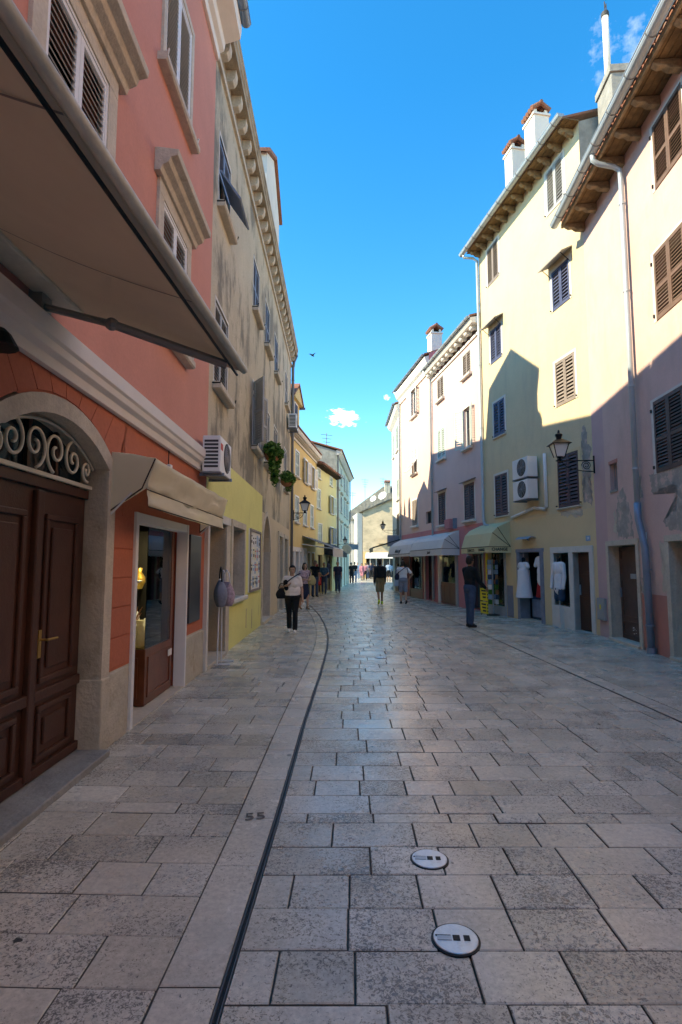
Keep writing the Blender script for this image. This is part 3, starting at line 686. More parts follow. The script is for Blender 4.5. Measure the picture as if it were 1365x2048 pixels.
for q, hood in ((W1, 1), (W2, 1), (W3, 0), (W4, 0), ((6.6, 7.6, 4.3, 5.78), 1)):
    window(h1, q, 'white_paint', 'closed', (.17 if hood else .1, 'trim_stone', .035), ('trim_stone', .2, .12, .1), mid=(), indiv=q[0] < 5, s=.062, inset=-.0, sm_='slat_olive')
    u0, u1, z0, z1 = q
    f = MB(); f.box(u0 + .0, u0 + .035, -.05, .022, z0, z1); f.box(u1 - .035, u1, -.05, .022, z0, z1); f.box(u0, u1, -.05, .023, z1 - .03, z1); f.build('shutter_frame', 'white_paint', h1)
    if hood:
        MB().prism_x([(0, z1 + .16), (.07, z1 + .16), (.09, z1 + .22), (.16, z1 + .25), (.18, z1 + .31), (.26, z1 + .33), (.27, z1 + .40), (.05, z1 + .43), (0, z1 + .43)][::-1], u0 - .28, u1 + .28).build('window_hood', 'trim_stone', h1, bevel=.006)
    for uu in (u0 - .14, u1 + .14): MB().tube([(uu, .0, z0 + .02), (uu, .1, z0 + .02), (uu + .03, .12, z0 + .06)], .012, 6).build('shutter_catch', 'white_paint', h1)
# string course, lower wall relief
MB().prism_x([(0, 2.95), (.05, 2.95), (.06, 3.02), (.10, 3.05), (.11, 3.10), (.13, 3.12), (.13, 3.24), (.02, 3.27), (0, 3.27)][::-1], 0.0, L1).build('string_course', 'white_stucco', h1, bevel=.004)
zb = [.66, .93, 1.20, 1.47, 1.74, 2.01]
for a, b in zip(zb, zb[1:]): MB().box(2.99, 3.53, -.01, .010, a + .006, b - .006).build('rustic_block', 'brick_red', h1, bevel=.004)
uc, rad = (D0 + D1) / 2, ((D1 - D0) / 2) ** 2 / (2 * (DA - DS)) + (DA - DS) / 2; zc = DA - rad
arc = lambda u: zc + math.sqrt(max(0, (rad + .14) ** 2 - (u - uc) ** 2))
vu = [3.02, 3.27, 3.47, 3.74, 4.0, 4.22, 4.42, 4.61, 4.81, 5.03, 5.25, 5.5, 5.7]
for a, b in zip(vu, vu[1:]):                             # voussoirs fan out over the arch
    ta, tb = uc + (a - uc) * 1.28, uc + (b - uc) * 1.28
    za, zb_ = (arc(max(a, 3.49)), arc(b)) if a > 3.4 else (2.04, 2.04)
    if a < 3.4: ta, tb = a, b + (.0 if b < 3.4 else uc + (b - uc) * 1.28 - b)
    g_ = .005
    MB().prism_y([(a + g_, za + .01), (b - g_, zb_ + .01), (tb - g_, 2.94), (ta + g_, 2.94)], -.01, .009).build('voussoir', 'brick_red', h1, fix=True)
# stone door surround with segmental arch
sr = MB(); sr.box(D0 - .16, D0, -.27, .02, 0, DS); sr.box(D1, D1 + .2, -.27, .02, 0, DS); k = 14
for i in range(k):
    a, b = D0 - .16 + (D1 - D0 + .4) * i / k, D0 - .16 + (D1 - D0 + .4) * (i + 1) / k
    lo = lambda u: zc + math.sqrt(max(0, rad ** 2 - (min(max(u, D0), D1) - uc) ** 2)); hi = lambda u: zc + math.sqrt(max(0, (rad + .13) ** 2 - (u - uc) ** 2))
    sr.add([(a, -.27, lo(a)), (b, -.27, lo(b)), (b, .02, lo(b)), (a, .02, lo(a)), (a, -.27, hi(a)), (b, -.27, hi(b)), (b, .02, hi(b)), (a, .02, hi(a))], [(3, 2, 1, 0), (4, 5, 6, 7), (2, 3, 7, 6), (0, 1, 5, 4), (1, 2, 6, 5), (3, 0, 4, 7)])
sr.build('door_surround', 'trim_stone', h1, fix=True)
MB().box(D0 - .164, D0 + .01, -.25, .035, -.01, .62).build('jamb_base', 'plinth_stone', h1, bevel=.012)
MB().box(3.02, 3.5, -.02, .022, 0, .63).build('plinth_slab', 'plinth_stone', h1, bevel=.01)
MB().box(D0, D1, -.27, .12, -.01, .05).build('door_step', 'cement', h1, bevel=.01)
MB().box(D0, D1, -.23, -.15, 2.16, 2.24).build('transom_bar', 'door_brown', h1, bevel=.008)
tr = MB().box(D0, D1, -.245, -.235, 2.24, DA + .02).build('transom_window', 'glass_dark', h1)
for u in (4.1, 4.5, 4.9): MB().box(u - .02, u + .02, -.23, -.2, 2.24, DA).build('glazing_bar', 'door_brown', tr)
MB().box(D0, D1, -.15, -.125, 2.245, 2.275).build('grille_rail', 'cream_iron', tr)
def spiral(cu, cz, r, turns, a0, sgn=1, n=40):
    p = []
    for i in range(n):
        t = i / (n - 1); a = a0 + sgn * turns * 2 * math.pi * t; rr = r * (1 - .85 * t ** .8); p.append((cu + rr * math.cos(a) * .95, -.105, cz + rr * math.sin(a)))
    return p
for cu, cz, r, s_, a0 in ((3.80, 2.385, .095, 1, 250), (4.04, 2.43, .15, -1, 80), (4.31, 2.45, .17, 1, -80), (4.60, 2.45, .17, -1, 260), (4.87, 2.43, .15, 1, 100), (5.06, 2.385, .095, -1, -70)):
    MB().tube(spiral(cu, cz, r, 1.45, R(a0), s_), .0125, 6).build('scroll', 'cream_iron', tr, smooth=True)
MB().tube([(3.68 + i * .0745, -.105, zc + math.sqrt(max(0, (rad - .035) ** 2 - (3.68 + i * .0745 - uc) ** 2))) for i in range(21)], .012, 6).build('grille_arch', 'cream_iron', tr, smooth=True)
for u0, u1, lab in ((D0 + .01, uc - .004, 0), (uc + .004, D1 - .01, 1)):
    d = MB().box(u0, u1, -.24, -.18, .06, 2.16).build('door_leaf', 'door_brown', h1)
    for z0, z1 in ((.16, .56), (.72, 1.98)):
        mb = MB(); w = u1 - u0; a, b = u0 + .13, u1 - .13
        for i, (e, n0, n1) in enumerate(((0, -.182, -.155), (.05, -.182, -.168))):
            pass
        for (x0, x1, y0, y1) in ((a, b, z0, z0 + .045), (a, b, z1 - .045, z1), (a, a + .045, z0 + .045, z1 - .045), (b - .045, b, z0 + .045, z1 - .045)): mb.box(x0, x1, -.182, -.156, y0, y1)
        mb.prism_y([(a + .10, z0 + .10), (b - .10, z0 + .10), (b - .10, z1 - .10), (a + .10, z1 - .10)], -.182, -.16)
        mb.build('door_panel', 'door_brown', d, bevel=.008)
    MB().box(u0 + .02, u1 - .02, -.182, -.145, .60, .68).build('door_rail', 'door_brown', d, bevel=.01)
    MB().box(u0, u1, -.182, -.148, .06, .13).build('kick_board', 'door_brown', d, bevel=.006)
MB().box(uc - .045, uc + .045, -.182, -.135, .08, 2.14).build('door_astragal', 'door_brown', h1, bevel=.01)
hd = MB(); hd.box(uc - .07 - .02, uc - .07 + .02, -.15, -.135, .92, 1.12); hd.tube([(uc - .07, -.135, 1.05), (uc - .07, -.08, 1.05), (uc - .20, -.075, 1.05)], .009, 8); hd.build('door_handle', 'brass_dull', h1)
# top cornice and gutter
MB().prism_x([(0, 9.95), (.05, 9.95), (.06, 10.08), (.13, 10.12), (.15, 10.25), (.30, 10.30), (.40, 10.34), (.42, 10.55), (0, 10.6)][::-1], 0.0, L1).build('cornice', 'white_stucco', h1, bevel=.005)
gutter(h1, .0, L1, .49, 10.62, .075, 'zinc_dark')
roof(h1, L1, 10.6, .46, 6, 2.2)
# shopfront with showcase
fr = MB(); fr.box(SH1 - .07, SH1, -.12, .03, 0, SHT); fr.box(SH0, SH0 + .05, -.12, .03, 0, SHT); fr.box(SH0 + .05, SH1 - .07, -.12, .02, SHT - .1, SHT)
fr.build('shop_frame', 'white_paint', h1, bevel=.004)
rm = MB(); a, b, dd = SH0 - .3, SH1 + .3, 2.6
rm.quad((a, -dd, 0), (b, -dd, 0), (b, -dd, 2.4), (a, -dd, 2.4)); rm.quad((a, -.3, 0), (a, -dd, 0), (a, -dd, 2.4), (a, -.3, 2.4)); rm.quad((b, -.3, 0), (b, -dd, 0), (b, -dd, 2.4), (b, -.3, 2.4)); rm.quad((a, -.3, 2.4), (b, -.3, 2.4), (b, -dd, 2.4), (a, -dd, 2.4))
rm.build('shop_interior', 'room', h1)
MB().box(a, b, -dd, .02, -.012, .012).build('shop_floor', 'trim_stone', h1)
C0, C1, CN = SH0 + .11, 2.12, -.13
wb = MB().box(C0, C1, CN - .75, CN, .02, .64).build('showcase_base', 'wood_red', h1, bevel=.006)
for (x0, x1) in ((C0 + .08, C1 - .08),):
    pm = MB(); pm.box(x0, x1, CN, CN + .012, .10, .13); pm.box(x0, x1, CN, CN + .012, .52, .55); pm.box(x0, x0 + .03, CN, CN + .012, .13, .52); pm.box(x1 - .03, x1, CN, CN + .012, .13, .52); pm.build('base_panel', 'wood_red', wb)
pm = MB(); pm.box(C1, C1 + .012, CN - .68, CN - .08, .10, .13); pm.box(C1, C1 + .012, CN - .68, CN - .08, .52, .55); pm.box(C1, C1 + .012, CN - .68, CN - .65, .13, .52); pm.box(C1, C1 + .012, CN - .11, CN - .08, .13, .52); pm.build('base_panel', 'wood_red', wb)
MB().box(C0 + .05, C0 + .2, CN + .013, CN + .018, .44, .52).build('shop_notice', 'paper', wb)
MB().box(C0, C0 + .09, CN - .08, CN, .64, SHT - .1).build('showcase_post', 'wood_red', h1)
MB().box(C0 + .09, C1, CN - .012, CN - .004, .64, SHT - .1).build('showcase_glass', 'glass', h1)
MB().box(C1 - .008, C1, CN - .75, CN - .013, .64, SHT - .1).build('showcase_glass', 'glass', h1)
MB().box(C0 + .09, C1 - .02, CN - .74, CN - .02, .635, .655).build('display_bed', 'cloth_tan', h1)
MB().box(C0 + .09, C1 - .02, CN - .70, CN - .30, 1.28, 1.29).build('glass_shelf', 'glass', h1)
MB().box(C0 + .09, C0 + .12, CN - .75, CN - .1, .64, SHT - .1).build('showcase_side', 'dark', h1)
# plain pier to the end of the house
MB().box(.33, .92, 0, .03, .80, 2.0).build('notice_board', 'blackboard', h1, bevel=.006)
MB().box(.02, .97, -.01, .018, 0, .62).build('plinth_slab', 'plinth_stone', h1, bevel=.01)
MB().box(.98, 1.02, .0, .05, 2.36, 2.44).build('junction_box', 'plastic_white', h1)
MB().box(1.9, 1.98, .0, .05, 2.66, 2.78).build('junction_box', 'plastic_white', h1, bevel=.008)
MB().tube([(1.94, .012, 2.78), (1.94, .012, 2.95)], .006, 6).build('cable', 'black_iron', h1)

# ------------------------------------------------------------ left side: weathered beige house
h2, L2 = house('weathered_house', (-2.15, 23.0), (-2.08, 8.42), 'weathered beige house with corbelled cornice, yellow painted base and blue shutters')
WA = dict(a=(13.25, 14.2, 7.7, 8.95), b=(9.45, 10.4, 7.7, 8.95), c=(7.3, 8.25, 7.7, 8.95), d=(5.05, 6.0, 7.7, 8.95), e=(1.6, 2.55, 7.7, 8.95),
          f=(13.2, 14.25, 4.55, 5.98), g=(9.2, 10.2, 4.4, 5.95), h=(7.05, 8.05, 4.4, 5.95), i=(4.95, 5.95, 4.4, 5.95), j=(1.7, 2.65, 4.4, 5.95))
EN, SW, AR = (13.05, 14.5, 0, 2.3), (11.2, 12.5, .94, 2.32), (6.65, 8.25, 0, 2.95)
S1, S2 = (1.25, 2.55, 0, 2.55), (3.05, 4.35, 0, 2.55)
def Z2(u, z):
    if z > 3.42: return 0
    return 2 if u > 8.32 else (1 if z < 3.0 else 0)
wall(h2, L2, 10.6, list(WA.values()) + [EN + (.4, 1, 'open'), SW + (.34, 3), AR + (.5, 3, 'open'), S1 + (.3, 3), S2 + (.3, 3)], ['beige', 'beige_low', 'lemon_band', 'trim_stone'], Z2, us=(8.32,), zs=(3.42, 3.0), wall_t=.3)
for k_, q in WA.items():
    m_ = 'blue_grey' if k_ in 'abcd' else 'grey_shutter'
    window(h2, q, m_, dict(a='flap', g='open').get(k_, 'closed'), (.045, 'trim_pale', .006, 0, .06), ('trim_stone', .1, .14, .11), s=.055, open_a=(166, 34))
    for uu in (q[0] - .1, q[1] + .1): MB().tube([(uu, 0, q[2] - .03), (uu, .13, q[2] - .03), (uu, .15, q[2] + .05)], .012, 6).build('shutter_catch', 'black_iron', h2)
# cornice with corbels
MB().prism_x([(0, 10.02), (.05, 10.02), (.06, 10.1), (0, 10.14)][::-1], 0, L2).build('cornice_string', 'trim_stone', h2)
corbels(h2, [.18 + i * .545 for i in range(27)], [(0, 10.22), (.14, 10.24), (.19, 10.32), (.20, 10.46), (0, 10.46)], .17, 'trim_stone', bevel=.01)
MB().prism_x([(-.1, 10.46), (.25, 10.46), (.26, 10.55), (.28, 10.57), (.28, 10.68), (.30, 10.70), (.30, 10.78), (-.1, 10.8)][::-1], 0, L2).build('cornice', 'shaded_cornice_stone', h2, fix=True)
MB().box(0, L2, -.01, .012, 10.14, 10.46).build('cornice_frieze', 'shaded_cornice_stone', h2)  # strip behind the corbels, shade of the gaps put into its colour
roof(h2, L2, 10.79, .26, 6, 2.0)
# gabled roof dormer and a round-headed stack behind the cornice
dz = MB(); u0, u1 = L2 + 8.42 - 16.55, L2 + 8.42 - 13.6
dz.prism_y([(u0, 10.8), (u1, 10.8), (u1, 12.45), ((u0 + u1) / 2, 13.35), (u0, 12.45)], -2.6, .15); dzo = dz.build('dormer', 'trim_pale', h2, fix=True)
rf = MB()
for a, b, za, zb_ in ((u0 - .12, (u0 + u1) / 2, 12.40, 13.38), ((u0 + u1) / 2, u1 + .12, 13.38, 12.40)): rf.prism_y([(a, za), (b, zb_), (b, zb_ + .1), (a, za + .1)], -2.7, .24)
rf.build('dormer_roof', 'tile', dzo, fix=True)
ch = MB(); ch.box(9.2, 9.75, -1.3, -.75, 11.0, 11.75); ch.prism_y([(9.475 + .275 * math.cos(math.pi * i / 10), 11.75 + .32 * math.sin(math.pi * i / 10)) for i in range(11)], -1.3, -.75); ch.build('roof_stack', 'trim_pale', h2, fix=True)
# pointed arch door
ua, ub, spz, apz = AR[0], AR[1], 1.95, 2.95; um = (ua + ub) / 2
def ogive(u, e=0):
    w_ = (ub - ua) / 2 + e; t = min(1, abs(u - um) / w_); return spz + (apz + e - spz) * math.sqrt(max(0, 1 - t ** 1.55))
fl = MB(); k = 18; us_ = [ua + (ub - ua) * i / k for i in range(k + 1)]
for a, b in zip(us_, us_[1:]): fl.quad((b, .0, ogive(b)), (a, .0, ogive(a)), (a, .0, apz), (b, .0, apz)); fl.quad((a, .0, ogive(a)), (b, .0, ogive(b)), (b, -.5, ogive(b)), (a, -.5, ogive(a)))
fl.build('arch_spandrel', 'beige_low', h2)
ar = MB(); e = .13; us_ = [ua - e + (ub - ua + 2 * e) * i / 24 for i in range(25)]
for a, b in zip(us_, us_[1:]):
    lo = lambda u: ogive(min(max(u, ua), ub)) if ua <= u <= ub else spz
    ar.add([(a, .03, lo(a)), (b, .03, lo(b)), (b, .03, ogive(b, e)), (a, .03, ogive(a, e)), (a, -.02, lo(a)), (b, -.02, lo(b)), (b, -.02, ogive(b, e)), (a, -.02, ogive(a, e))], [(1, 0, 3, 2), (0, 1, 5, 4), (2, 3, 7, 6)])
ar.box(ua - e, ua, -.02, .03, 0, spz); ar.box(ub, ub + e, -.02, .03, 0, spz); ar.build('arch_surround', 'trim_stone', h2)
MB().box(ua, ub, -.56, -.5, 0, 3.0).build('arched_door', 'door_brown', h2)
MB().box(ua - .1, ub + .1, -.5, .09, -.01, .09).build('door_step', 'trim_stone', h2, bevel=.01)
# shop window, entry, pair of stone openings
surround(h2, *SW, .13, 'trim_stone', .04, name='shop_window_surround'); sill(h2, SW[0], SW[1], SW[2], 'trim_pale', .16, .10, .09)
sash(h2, SW[0] + .01, SW[1] - .01, SW[2] + .01, SW[3] - .01, 'dark_brown_shutter', -.30, 0)
MB().box(12.75, 13.05, -.4, .03, 0, 2.3).build('entry_jamb', 'trim_stone', h2, bevel=.008)
MB().box(14.5, 14.62, -.12, .06, 0, 2.36).build('entry_post', 'trim_pale', h2, bevel=.005)
MB().box(12.75, 14.5, -.02, .04, 2.3, 2.44).build('entry_lintel', 'trim_pale', h2)
MB().box(13.05, 14.5, -.4, .07, -.01, .06).build('entry_step', 'trim_stone', h2, bevel=.008)
rm = MB(); rm.quad((12.9, -1.9, 0), (14.55, -1.9, 0), (14.55, -1.9, 2.4), (12.9, -1.9, 2.4)); rm.quad((12.9, -.4, 0), (12.9, -1.9, 0), (12.9, -1.9, 2.4), (12.9, -.4, 2.4)); rm.quad((14.55, -.4, 0), (14.55, -1.9, 0), (14.55, -1.9, 2.4), (14.55, -.4, 2.4)); rm.quad((12.9, -.4, 2.4), (14.55, -.4, 2.4), (14.55, -1.9, 2.4), (12.9, -1.9, 2.4)); rm.quad((12.9, -1.9, .01), (14.55, -1.9, .01), (14.55, -.4, .01), (12.9, -.4, .01))
rm.build('shop_interior', 'room', h2)
for q in (S1, S2):
    surround(h2, *q, .16, 'trim_stone', .05, name='door_surround'); sash(h2, q[0] + .02, q[1] - .02, .02, q[3] - .02, 'taupe', -.22, 1)
for u, z0, z1 in ((12.9, .15, .78), (10.7, .2, .62), (9.9, .1, .55)): MB().box(u, u + .012, .0, .012, z0, z1).build('wall_crack_strip', 'beige_low', h2)
pipe(h2, [(.16, .26, 10.5), (.16, .14, 10.2), (.16, .10, 9.9), (.16, .10, .05)], .058, 'pipe_grey', rings=[(.16, .10, z) for z in (1.4, 3.4, 5.4, 7.4, 9.4)])

# ------------------------------------------------------------ left side: yellow, pale yellow and sage houses
h3, L3 = house('yellow_house', (-1.35, 29.4), (-2.15, 23.0), 'ochre yellow house with dentil cornice and gabled dormer behind the wall lamp')
WY = [(4.62, 5.4, 5.5, 6.62), (2.55, 3.4, 5.5, 6.62), (.62, 1.5, 5.5, 6.62), (4.65, 5.4, 3.45, 4.56), (2.7, 3.5, 3.45, 4.56), (.85, 1.65, 3.45, 4.56)]
GS = [(5.55, 6.0, 0, 2.15), (4.6, 5.25, 0, 2.15), (3.9, 4.3, 0, 2.15), (2.75, 3.4, 0, 2.15), (1.7, 2.3, 0, 2.15), (.5, 1.2, 0, 2.15)]
wall(h3, L3, 7.1, WY + GS, ['yellow', 'white_stucco'], lambda u, z: 1 if z < 2.35 and u > 2.5 else 0, us=(2.5,), zs=(2.35,))
for i, q in enumerate(WY): window(h3, q, 'mint' if i not in (1, 2) else 'white_paint', 'open' if i in (1, 2) else 'closed', (.08, 'white_paint', .02), ('trim_pale', .08, .1, .08), open_a=(168, 12))
for i, q in enumerate(GS): sash(h3, q[0] + .01, q[1] - .01, .02, q[3] - .01, ('white_paint', 'wood_red', 'white_paint', 'trim_stone', 'dark_brown_shutter', 'dark_brown_shutter')[i], -.16, 0); surround(h3, *q, .07, 'white_stucco', .02, name='door_surround')
MB().prism_x([(0, 7.0), (.06, 7.0), (.08, 7.08), (0, 7.1)][::-1], 0, L3).build('cornice_string', 'trim_pale', h3)
corbels(h3, [.12 + i * .2 for i in range(32)], [(0, 7.1), (.12, 7.1), (.2, 7.16), (.2, 7.24), (0, 7.24)], .09, 'trim_stone', 'dentil')
MB().prism_x([(0, 7.24), (.26, 7.24), (.3, 7.34), (.3, 7.42), (0, 7.5)][::-1], 0, L3).build('cornice', 'trim_pale', h3)
roof(h3, L3, 7.44, .34, 6, 1.8)
dq = (4.55, 5.2, 7.75, 8.75)
dr = MB().prism_y([(4.5, 7.3), (6.1, 7.3), (6.1, 9.0), (5.3, 9.55), (4.5, 9.0)], -2.4, -.02).build('dormer', 'yellow', h3, fix=True)
df = MB(); df.box(4.95, 5.65, -.019, .0, 7.7, 8.8); df.build('dormer_window_frame', 'white_paint', dr)
for a, b in ((5.0, 5.28), (5.32, 5.6)): MB().box(a, b, .0, .008, 7.78, 8.72).build('pane', 'denim', dr)
rf = MB()
for a, b, za, zb_ in ((4.28, 5.3, 8.86, 9.6), (5.3, 6.32, 9.6, 8.86)): rf.prism_y([(a, za), (b, zb_), (b, zb_ + .1), (a, za + .1)], -2.5, .16)
rf.build('dormer_roof', 'tile', dr, fix=True)
MB().prism_y([(4.35, 8.86), (6.25, 8.86), (5.3, 9.5)], -.01, .12).build('dormer_pediment', 'yellow', dr, fix=True)
MB().tube([(4.22, -2.4, 8.84), (4.22, .2, 8.84)], .06, 8).build('dormer_gutter', 'zinc_dark', dr)
# stone finials and a dish standing on the roof behind the cornice
for u, hh in ((1.15, 2.0), (2.05, 2.0)):
    MB().lathe([(.10, 7.4), (.10, 7.4 + hh * .52), (.19, 7.4 + hh * .62), (.2, 7.4 + hh * .68), (.08, 7.4 + hh * .84), (.03, 7.4 + hh)], u, -1.0, 12).build('roof_finial', 'trim_stone', h3, smooth=True)
ds = MB(); ds.tube([(3.0, -1, 7.5), (3.0, -1, 8.2)], .03, 8); ds.ell((3.0, -1, 8.85), (.24, .1, .75)); ds.build('roof_dish', 'grey_plastic', h3)

h4, L4 = house('pale_yellow_house', (-.3, 34.4), (-1.35, 29.4), 'pale yellow house with wooden rafter eave beyond the ochre house')
WP = [(4.15, 4.85, 6.3, 6.82), (1.15, 1.8, 6.3, 6.82), (4.15, 4.85, 4.62, 5.66), (.85, 1.75, 4.62, 5.66), (3.75, 4.6, 2.8, 3.78), (.9, 1.75, 2.8, 3.78)]
wall(h4, L4, 7.0, WP + [(3.6, 4.6, 0, 2.1), (1.2, 2.6, 0, 2.1)], ['pale_yellow'])
for i, q in enumerate(WP): window(h4, q, 'mint' if i != 5 else 'blue_grey', 'open' if i in (3, 5) else 'closed', (.06, 'white_paint', .02), ('trim_pale', .06, .09, .07), open_a=(168, 12))
for q in ((3.6, 4.6, 0, 2.1), (1.2, 2.6, 0, 2.1)): sash(h4, q[0] + .01, q[1] - .01, .02, q[3] - .01, 'dark_brown_shutter', -.16, 0)
corbels(h4, [.15 + i * .32 for i in range(16)], [(0, 6.86), (.34, 6.9), (.36, 6.97), (0, 6.99)], .09, 'trim_dark', 'rafter_end')
roof(h4, L4 + .1, 6.98, .44, 5, 1.5, u0=-.1); tile_ends(h4, 0, L4, .46, 7.0, .2, .3, indiv=False)
gutter(h4, -.05, 1.2, .5, 6.97, .06, 'zinc_dark', hooks=False)

h5, L5 = house('sage_house', (.69, 46), (-.3, 34.4), 'tall sage white house with grey gable wall at the bend on the left')
W5 = [(u, u + .95, z, z + 1.1) for z in (3.2, 5.15, 7.1) for u in (10.2, 7.6, 4.6, 2.2)]
wall(h5, L5, 8.7, W5 + [(u, u + 1.2, 0, 2.2) for u in (10, 7.4, 4.4, 2)], ['sage_white', 'grey_gable'], depth=7)
for i, q in enumerate(W5):
    window(h5, q, 'grey_shutter' if i % 3 else 'mint', 'closed', (.08, 'trim_pale', .02), ('trim_pale', .08, .1, .08))
    if i < 8: MB().prism_x([(0, q[3] + .12), (.14, q[3] + .16), (.16, q[3] + .24), (0, q[3] + .26)][::-1], q[0] - .15, q[1] + .15).build('window_hood', 'trim_stone', h5)
for u in (10, 7.4, 4.4, 2): sash(h5, u + .01, u + 1.19, .02, 2.19, 'trim_pale', -.16, 0)
MB().prism_y([(L5 - .02, 8.7), (L5 - 6, 8.7), (L5 - 6, 8.75)], -.1, 0).build('verge', 'sage_white', h5, fix=True)
MB().add([(L5 + .012, 0, 6.6), (L5 + .012, -7, 6.6), (L5 + .012, -7, 8.75), (L5 + .012, -3.5, 9.9), (L5 + .012, 0, 8.75)], [(0, 1, 2, 3, 4)]).build('gable_wall', 'grey_gable', h5)
MB().prism_x([(.0, 8.5), (.12, 8.5), (.3, 8.66), (.34, 8.76), (0, 8.8)][::-1], 0, L5).build('cornice', 'trim_pale', h5)
MB().prism_x([(.42, 8.74), (.42, 8.82), (-3.5, 10.0), (-7, 8.82), (-7, 8.74), (-3.5, 9.92)], -.1, L5 + .14).build('roof', 'tile', h5, fix=True)
pipe(h5, [(L5 - .12, .1, 8.5), (L5 - .12, .1, .05)], .05, 'pipe_grey'); pipe(h5, [(.4, .1, 8.5), (.4, .1, .05)], .05, 'pipe_grey')
# ------------------------------------------------------------ right side: peach house
r1, Q1 = house('peach_house', (5.04, 2.0), (5.85, 12.6), 'peach house with brown shutters, cement patches and a zinc downpipe, nearest on the right')
RW = [(6.25, 7.2, 8.2, 9.4), (6.42, 7.4, 5.88, 7.12), (6.72, 7.7, 3.2, 4.5), (3.0, 4.0, 5.88, 7.12)]
SM, RD, RD2 = (9.35, 9.72, 3.16, 3.72), (8.66, 9.95, .0, 1.98), (6.2, 7.42, 0, 1.98)
def ZR(u, z):
    if u > 9.98 and z < 5.2: return 2
    return 1 if z < 1.05 and u < 8.6 else 0
wall(r1, Q1, 9.75, RW + [SM + (.2,), RD + (.28, 3), RD2 + (.9, 3)], ['peach', 'peach_red', 'lilac', 'trim_stone'], ZR, us=(9.98, 8.6), zs=(1.05, 5.2), wall_t=.25)
for i, q in enumerate(RW): window(r1, q, 'brown_shutter' if i != 2 else 'dark_brown_shutter', 'closed', (.1, 'trim_pale', .008, 0, .05), None, inset=.0, mid=(.46,), indiv=True, s=.058)
for i, q in enumerate(RW):
    for uu, zz in ((q[0] - .07, q[2] + .12), (q[1] + .07, q[2] + .12), (q[0] - .07, q[3] - .15), (q[1] + .07, q[3] - .15)): MB().box(uu - .015, uu + .015, 0, .03, zz - .03, zz + .03).build('shutter_hinge', 'black_iron', r1)
MB().box(SM[0], SM[1], -.03, .02, SM[2] - .05, SM[2]).build('window_sill', 'cement', r1)
MB().box(SM[0] - .03, SM[1] + .03, -.02, .012, SM[3], SM[3] + .07).build('window_lintel', 'peach_red', r1)
for k_ in range(3): MB().tube([(SM[0] + .09 + k_ * .095, -.06, SM[2]), (SM[0] + .09 + k_ * .095, -.06, SM[3])], .009, 6).build('window_bar', 'grey_plastic', r1)
# plank doors in worn stone frames
for q, nm in ((RD, 0), (RD2, 1)):
    surround(r1, *q, .13, 'trim_stone', .025, 0, .11, name='door_surround')
    MB().box(q[0] - .05, q[1] + .05, -.2, .08, -.01, .05).build('door_step', 'trim_stone', r1, bevel=.01)
d = MB().box(RD[0] + .01, RD[1] - .01, -.26, -.2, .05, 1.96).build('door_leaf', 'dark_brown_shutter', r1)
for z0, z1 in ((.12, .42), (.50, 1.28), (1.36, 1.62), (1.68, 1.92)):
    mb = MB(); a, b = RD[0] + .1, RD[1] - .1
    mb.box(a, b, -.2, -.186, z0, z0 + .03); mb.box(a, b, -.2, -.186, z1 - .03, z1); mb.box(a, a + .03, -.2, -.186, z0 + .03, z1 - .03); mb.box(b - .03, b, -.2, -.186, z0 + .03, z1 - .03); mb.build('door_panel', 'dark_brown_shutter', d)
MB().box(9.12, 9.36, -.2, -.165, 1.30, 1.40).build('letter_slot', 'grey_plastic', d)
MB().box(9.86, 9.90, -.2, -.17, .9, 1.1).build('door_handle', 'zinc_dark', d)
scr = MB(); rnd = random.Random(4)
for i in range(26):
    u = rnd.uniform(8.75, 9.45); z = rnd.uniform(.17, .31); scr.box(u, u + rnd.uniform(.015, .06), -.1995, -.198, z, z + rnd.uniform(.006, .016))
tag(scr.build('scuff_marks', 'paper', d), kind='stuff')
MB().box(RD2[0], RD2[1], -.86, -.8, 0, 1.98).build('door_leaf', 'door_brown', r1)
for pts, sd_ in (([(8.75, 2.14), (9.42, 2.14), (9.5, 2.5), (9.38, 3.0), (9.15, 3.12), (8.98, 2.95), (8.82, 2.6)], 1), ([(6.3, 2.2), (7.35, 2.15), (7.6, 2.35), (7.2, 2.5), (7.1, 2.95), (7.9, 2.9), (8.0, 3.2), (7.6, 3.3), (6.3, 3.25)], 2), ([(8.28, 2.85), (8.5, 2.8), (8.5, 3.25), (8.32, 3.3)], 3), ([(8.22, 1.06), (8.55, 1.1), (8.5, 1.36), (8.25, 1.32)], 5)):
    patch(r1, pts, 'cement_patch', .003, seed=sd_)
for pts, sd_ in (([(9.5, 2.2), (9.65, 2.3), (9.6, 2.7), (9.52, 2.6)], 8), ([(7.5, 1.08), (7.72, 1.1), (7.75, 2.0), (7.55, 1.95)], 9)): patch(r1, pts, 'trim_stone', .004, seed=sd_)
pl = MB().box(8.2, 8.36, .0, .012, 2.06, 2.19).build('house_number_plate', 'paper', r1)
tm = text_mesh('31', .10, .002, 'ink'); o = link('lettering', tm, pl, (8.28, .014, 2.125)); o.rotation_euler = (R(90), 0, R(180))
mb = MB().box(10.2, 10.62, .0, .06, .36, .84).build('meter_box', 'grey_plastic', r1, bevel=.006)
MB().box(10.24, 10.58, .06, .066, .40, .80).build('meter_door', 'grey_plastic', mb); MB().box(10.37, 10.44, .066, .07, .60, .70).build('warning_sticker', 'sign_yellow', mb)
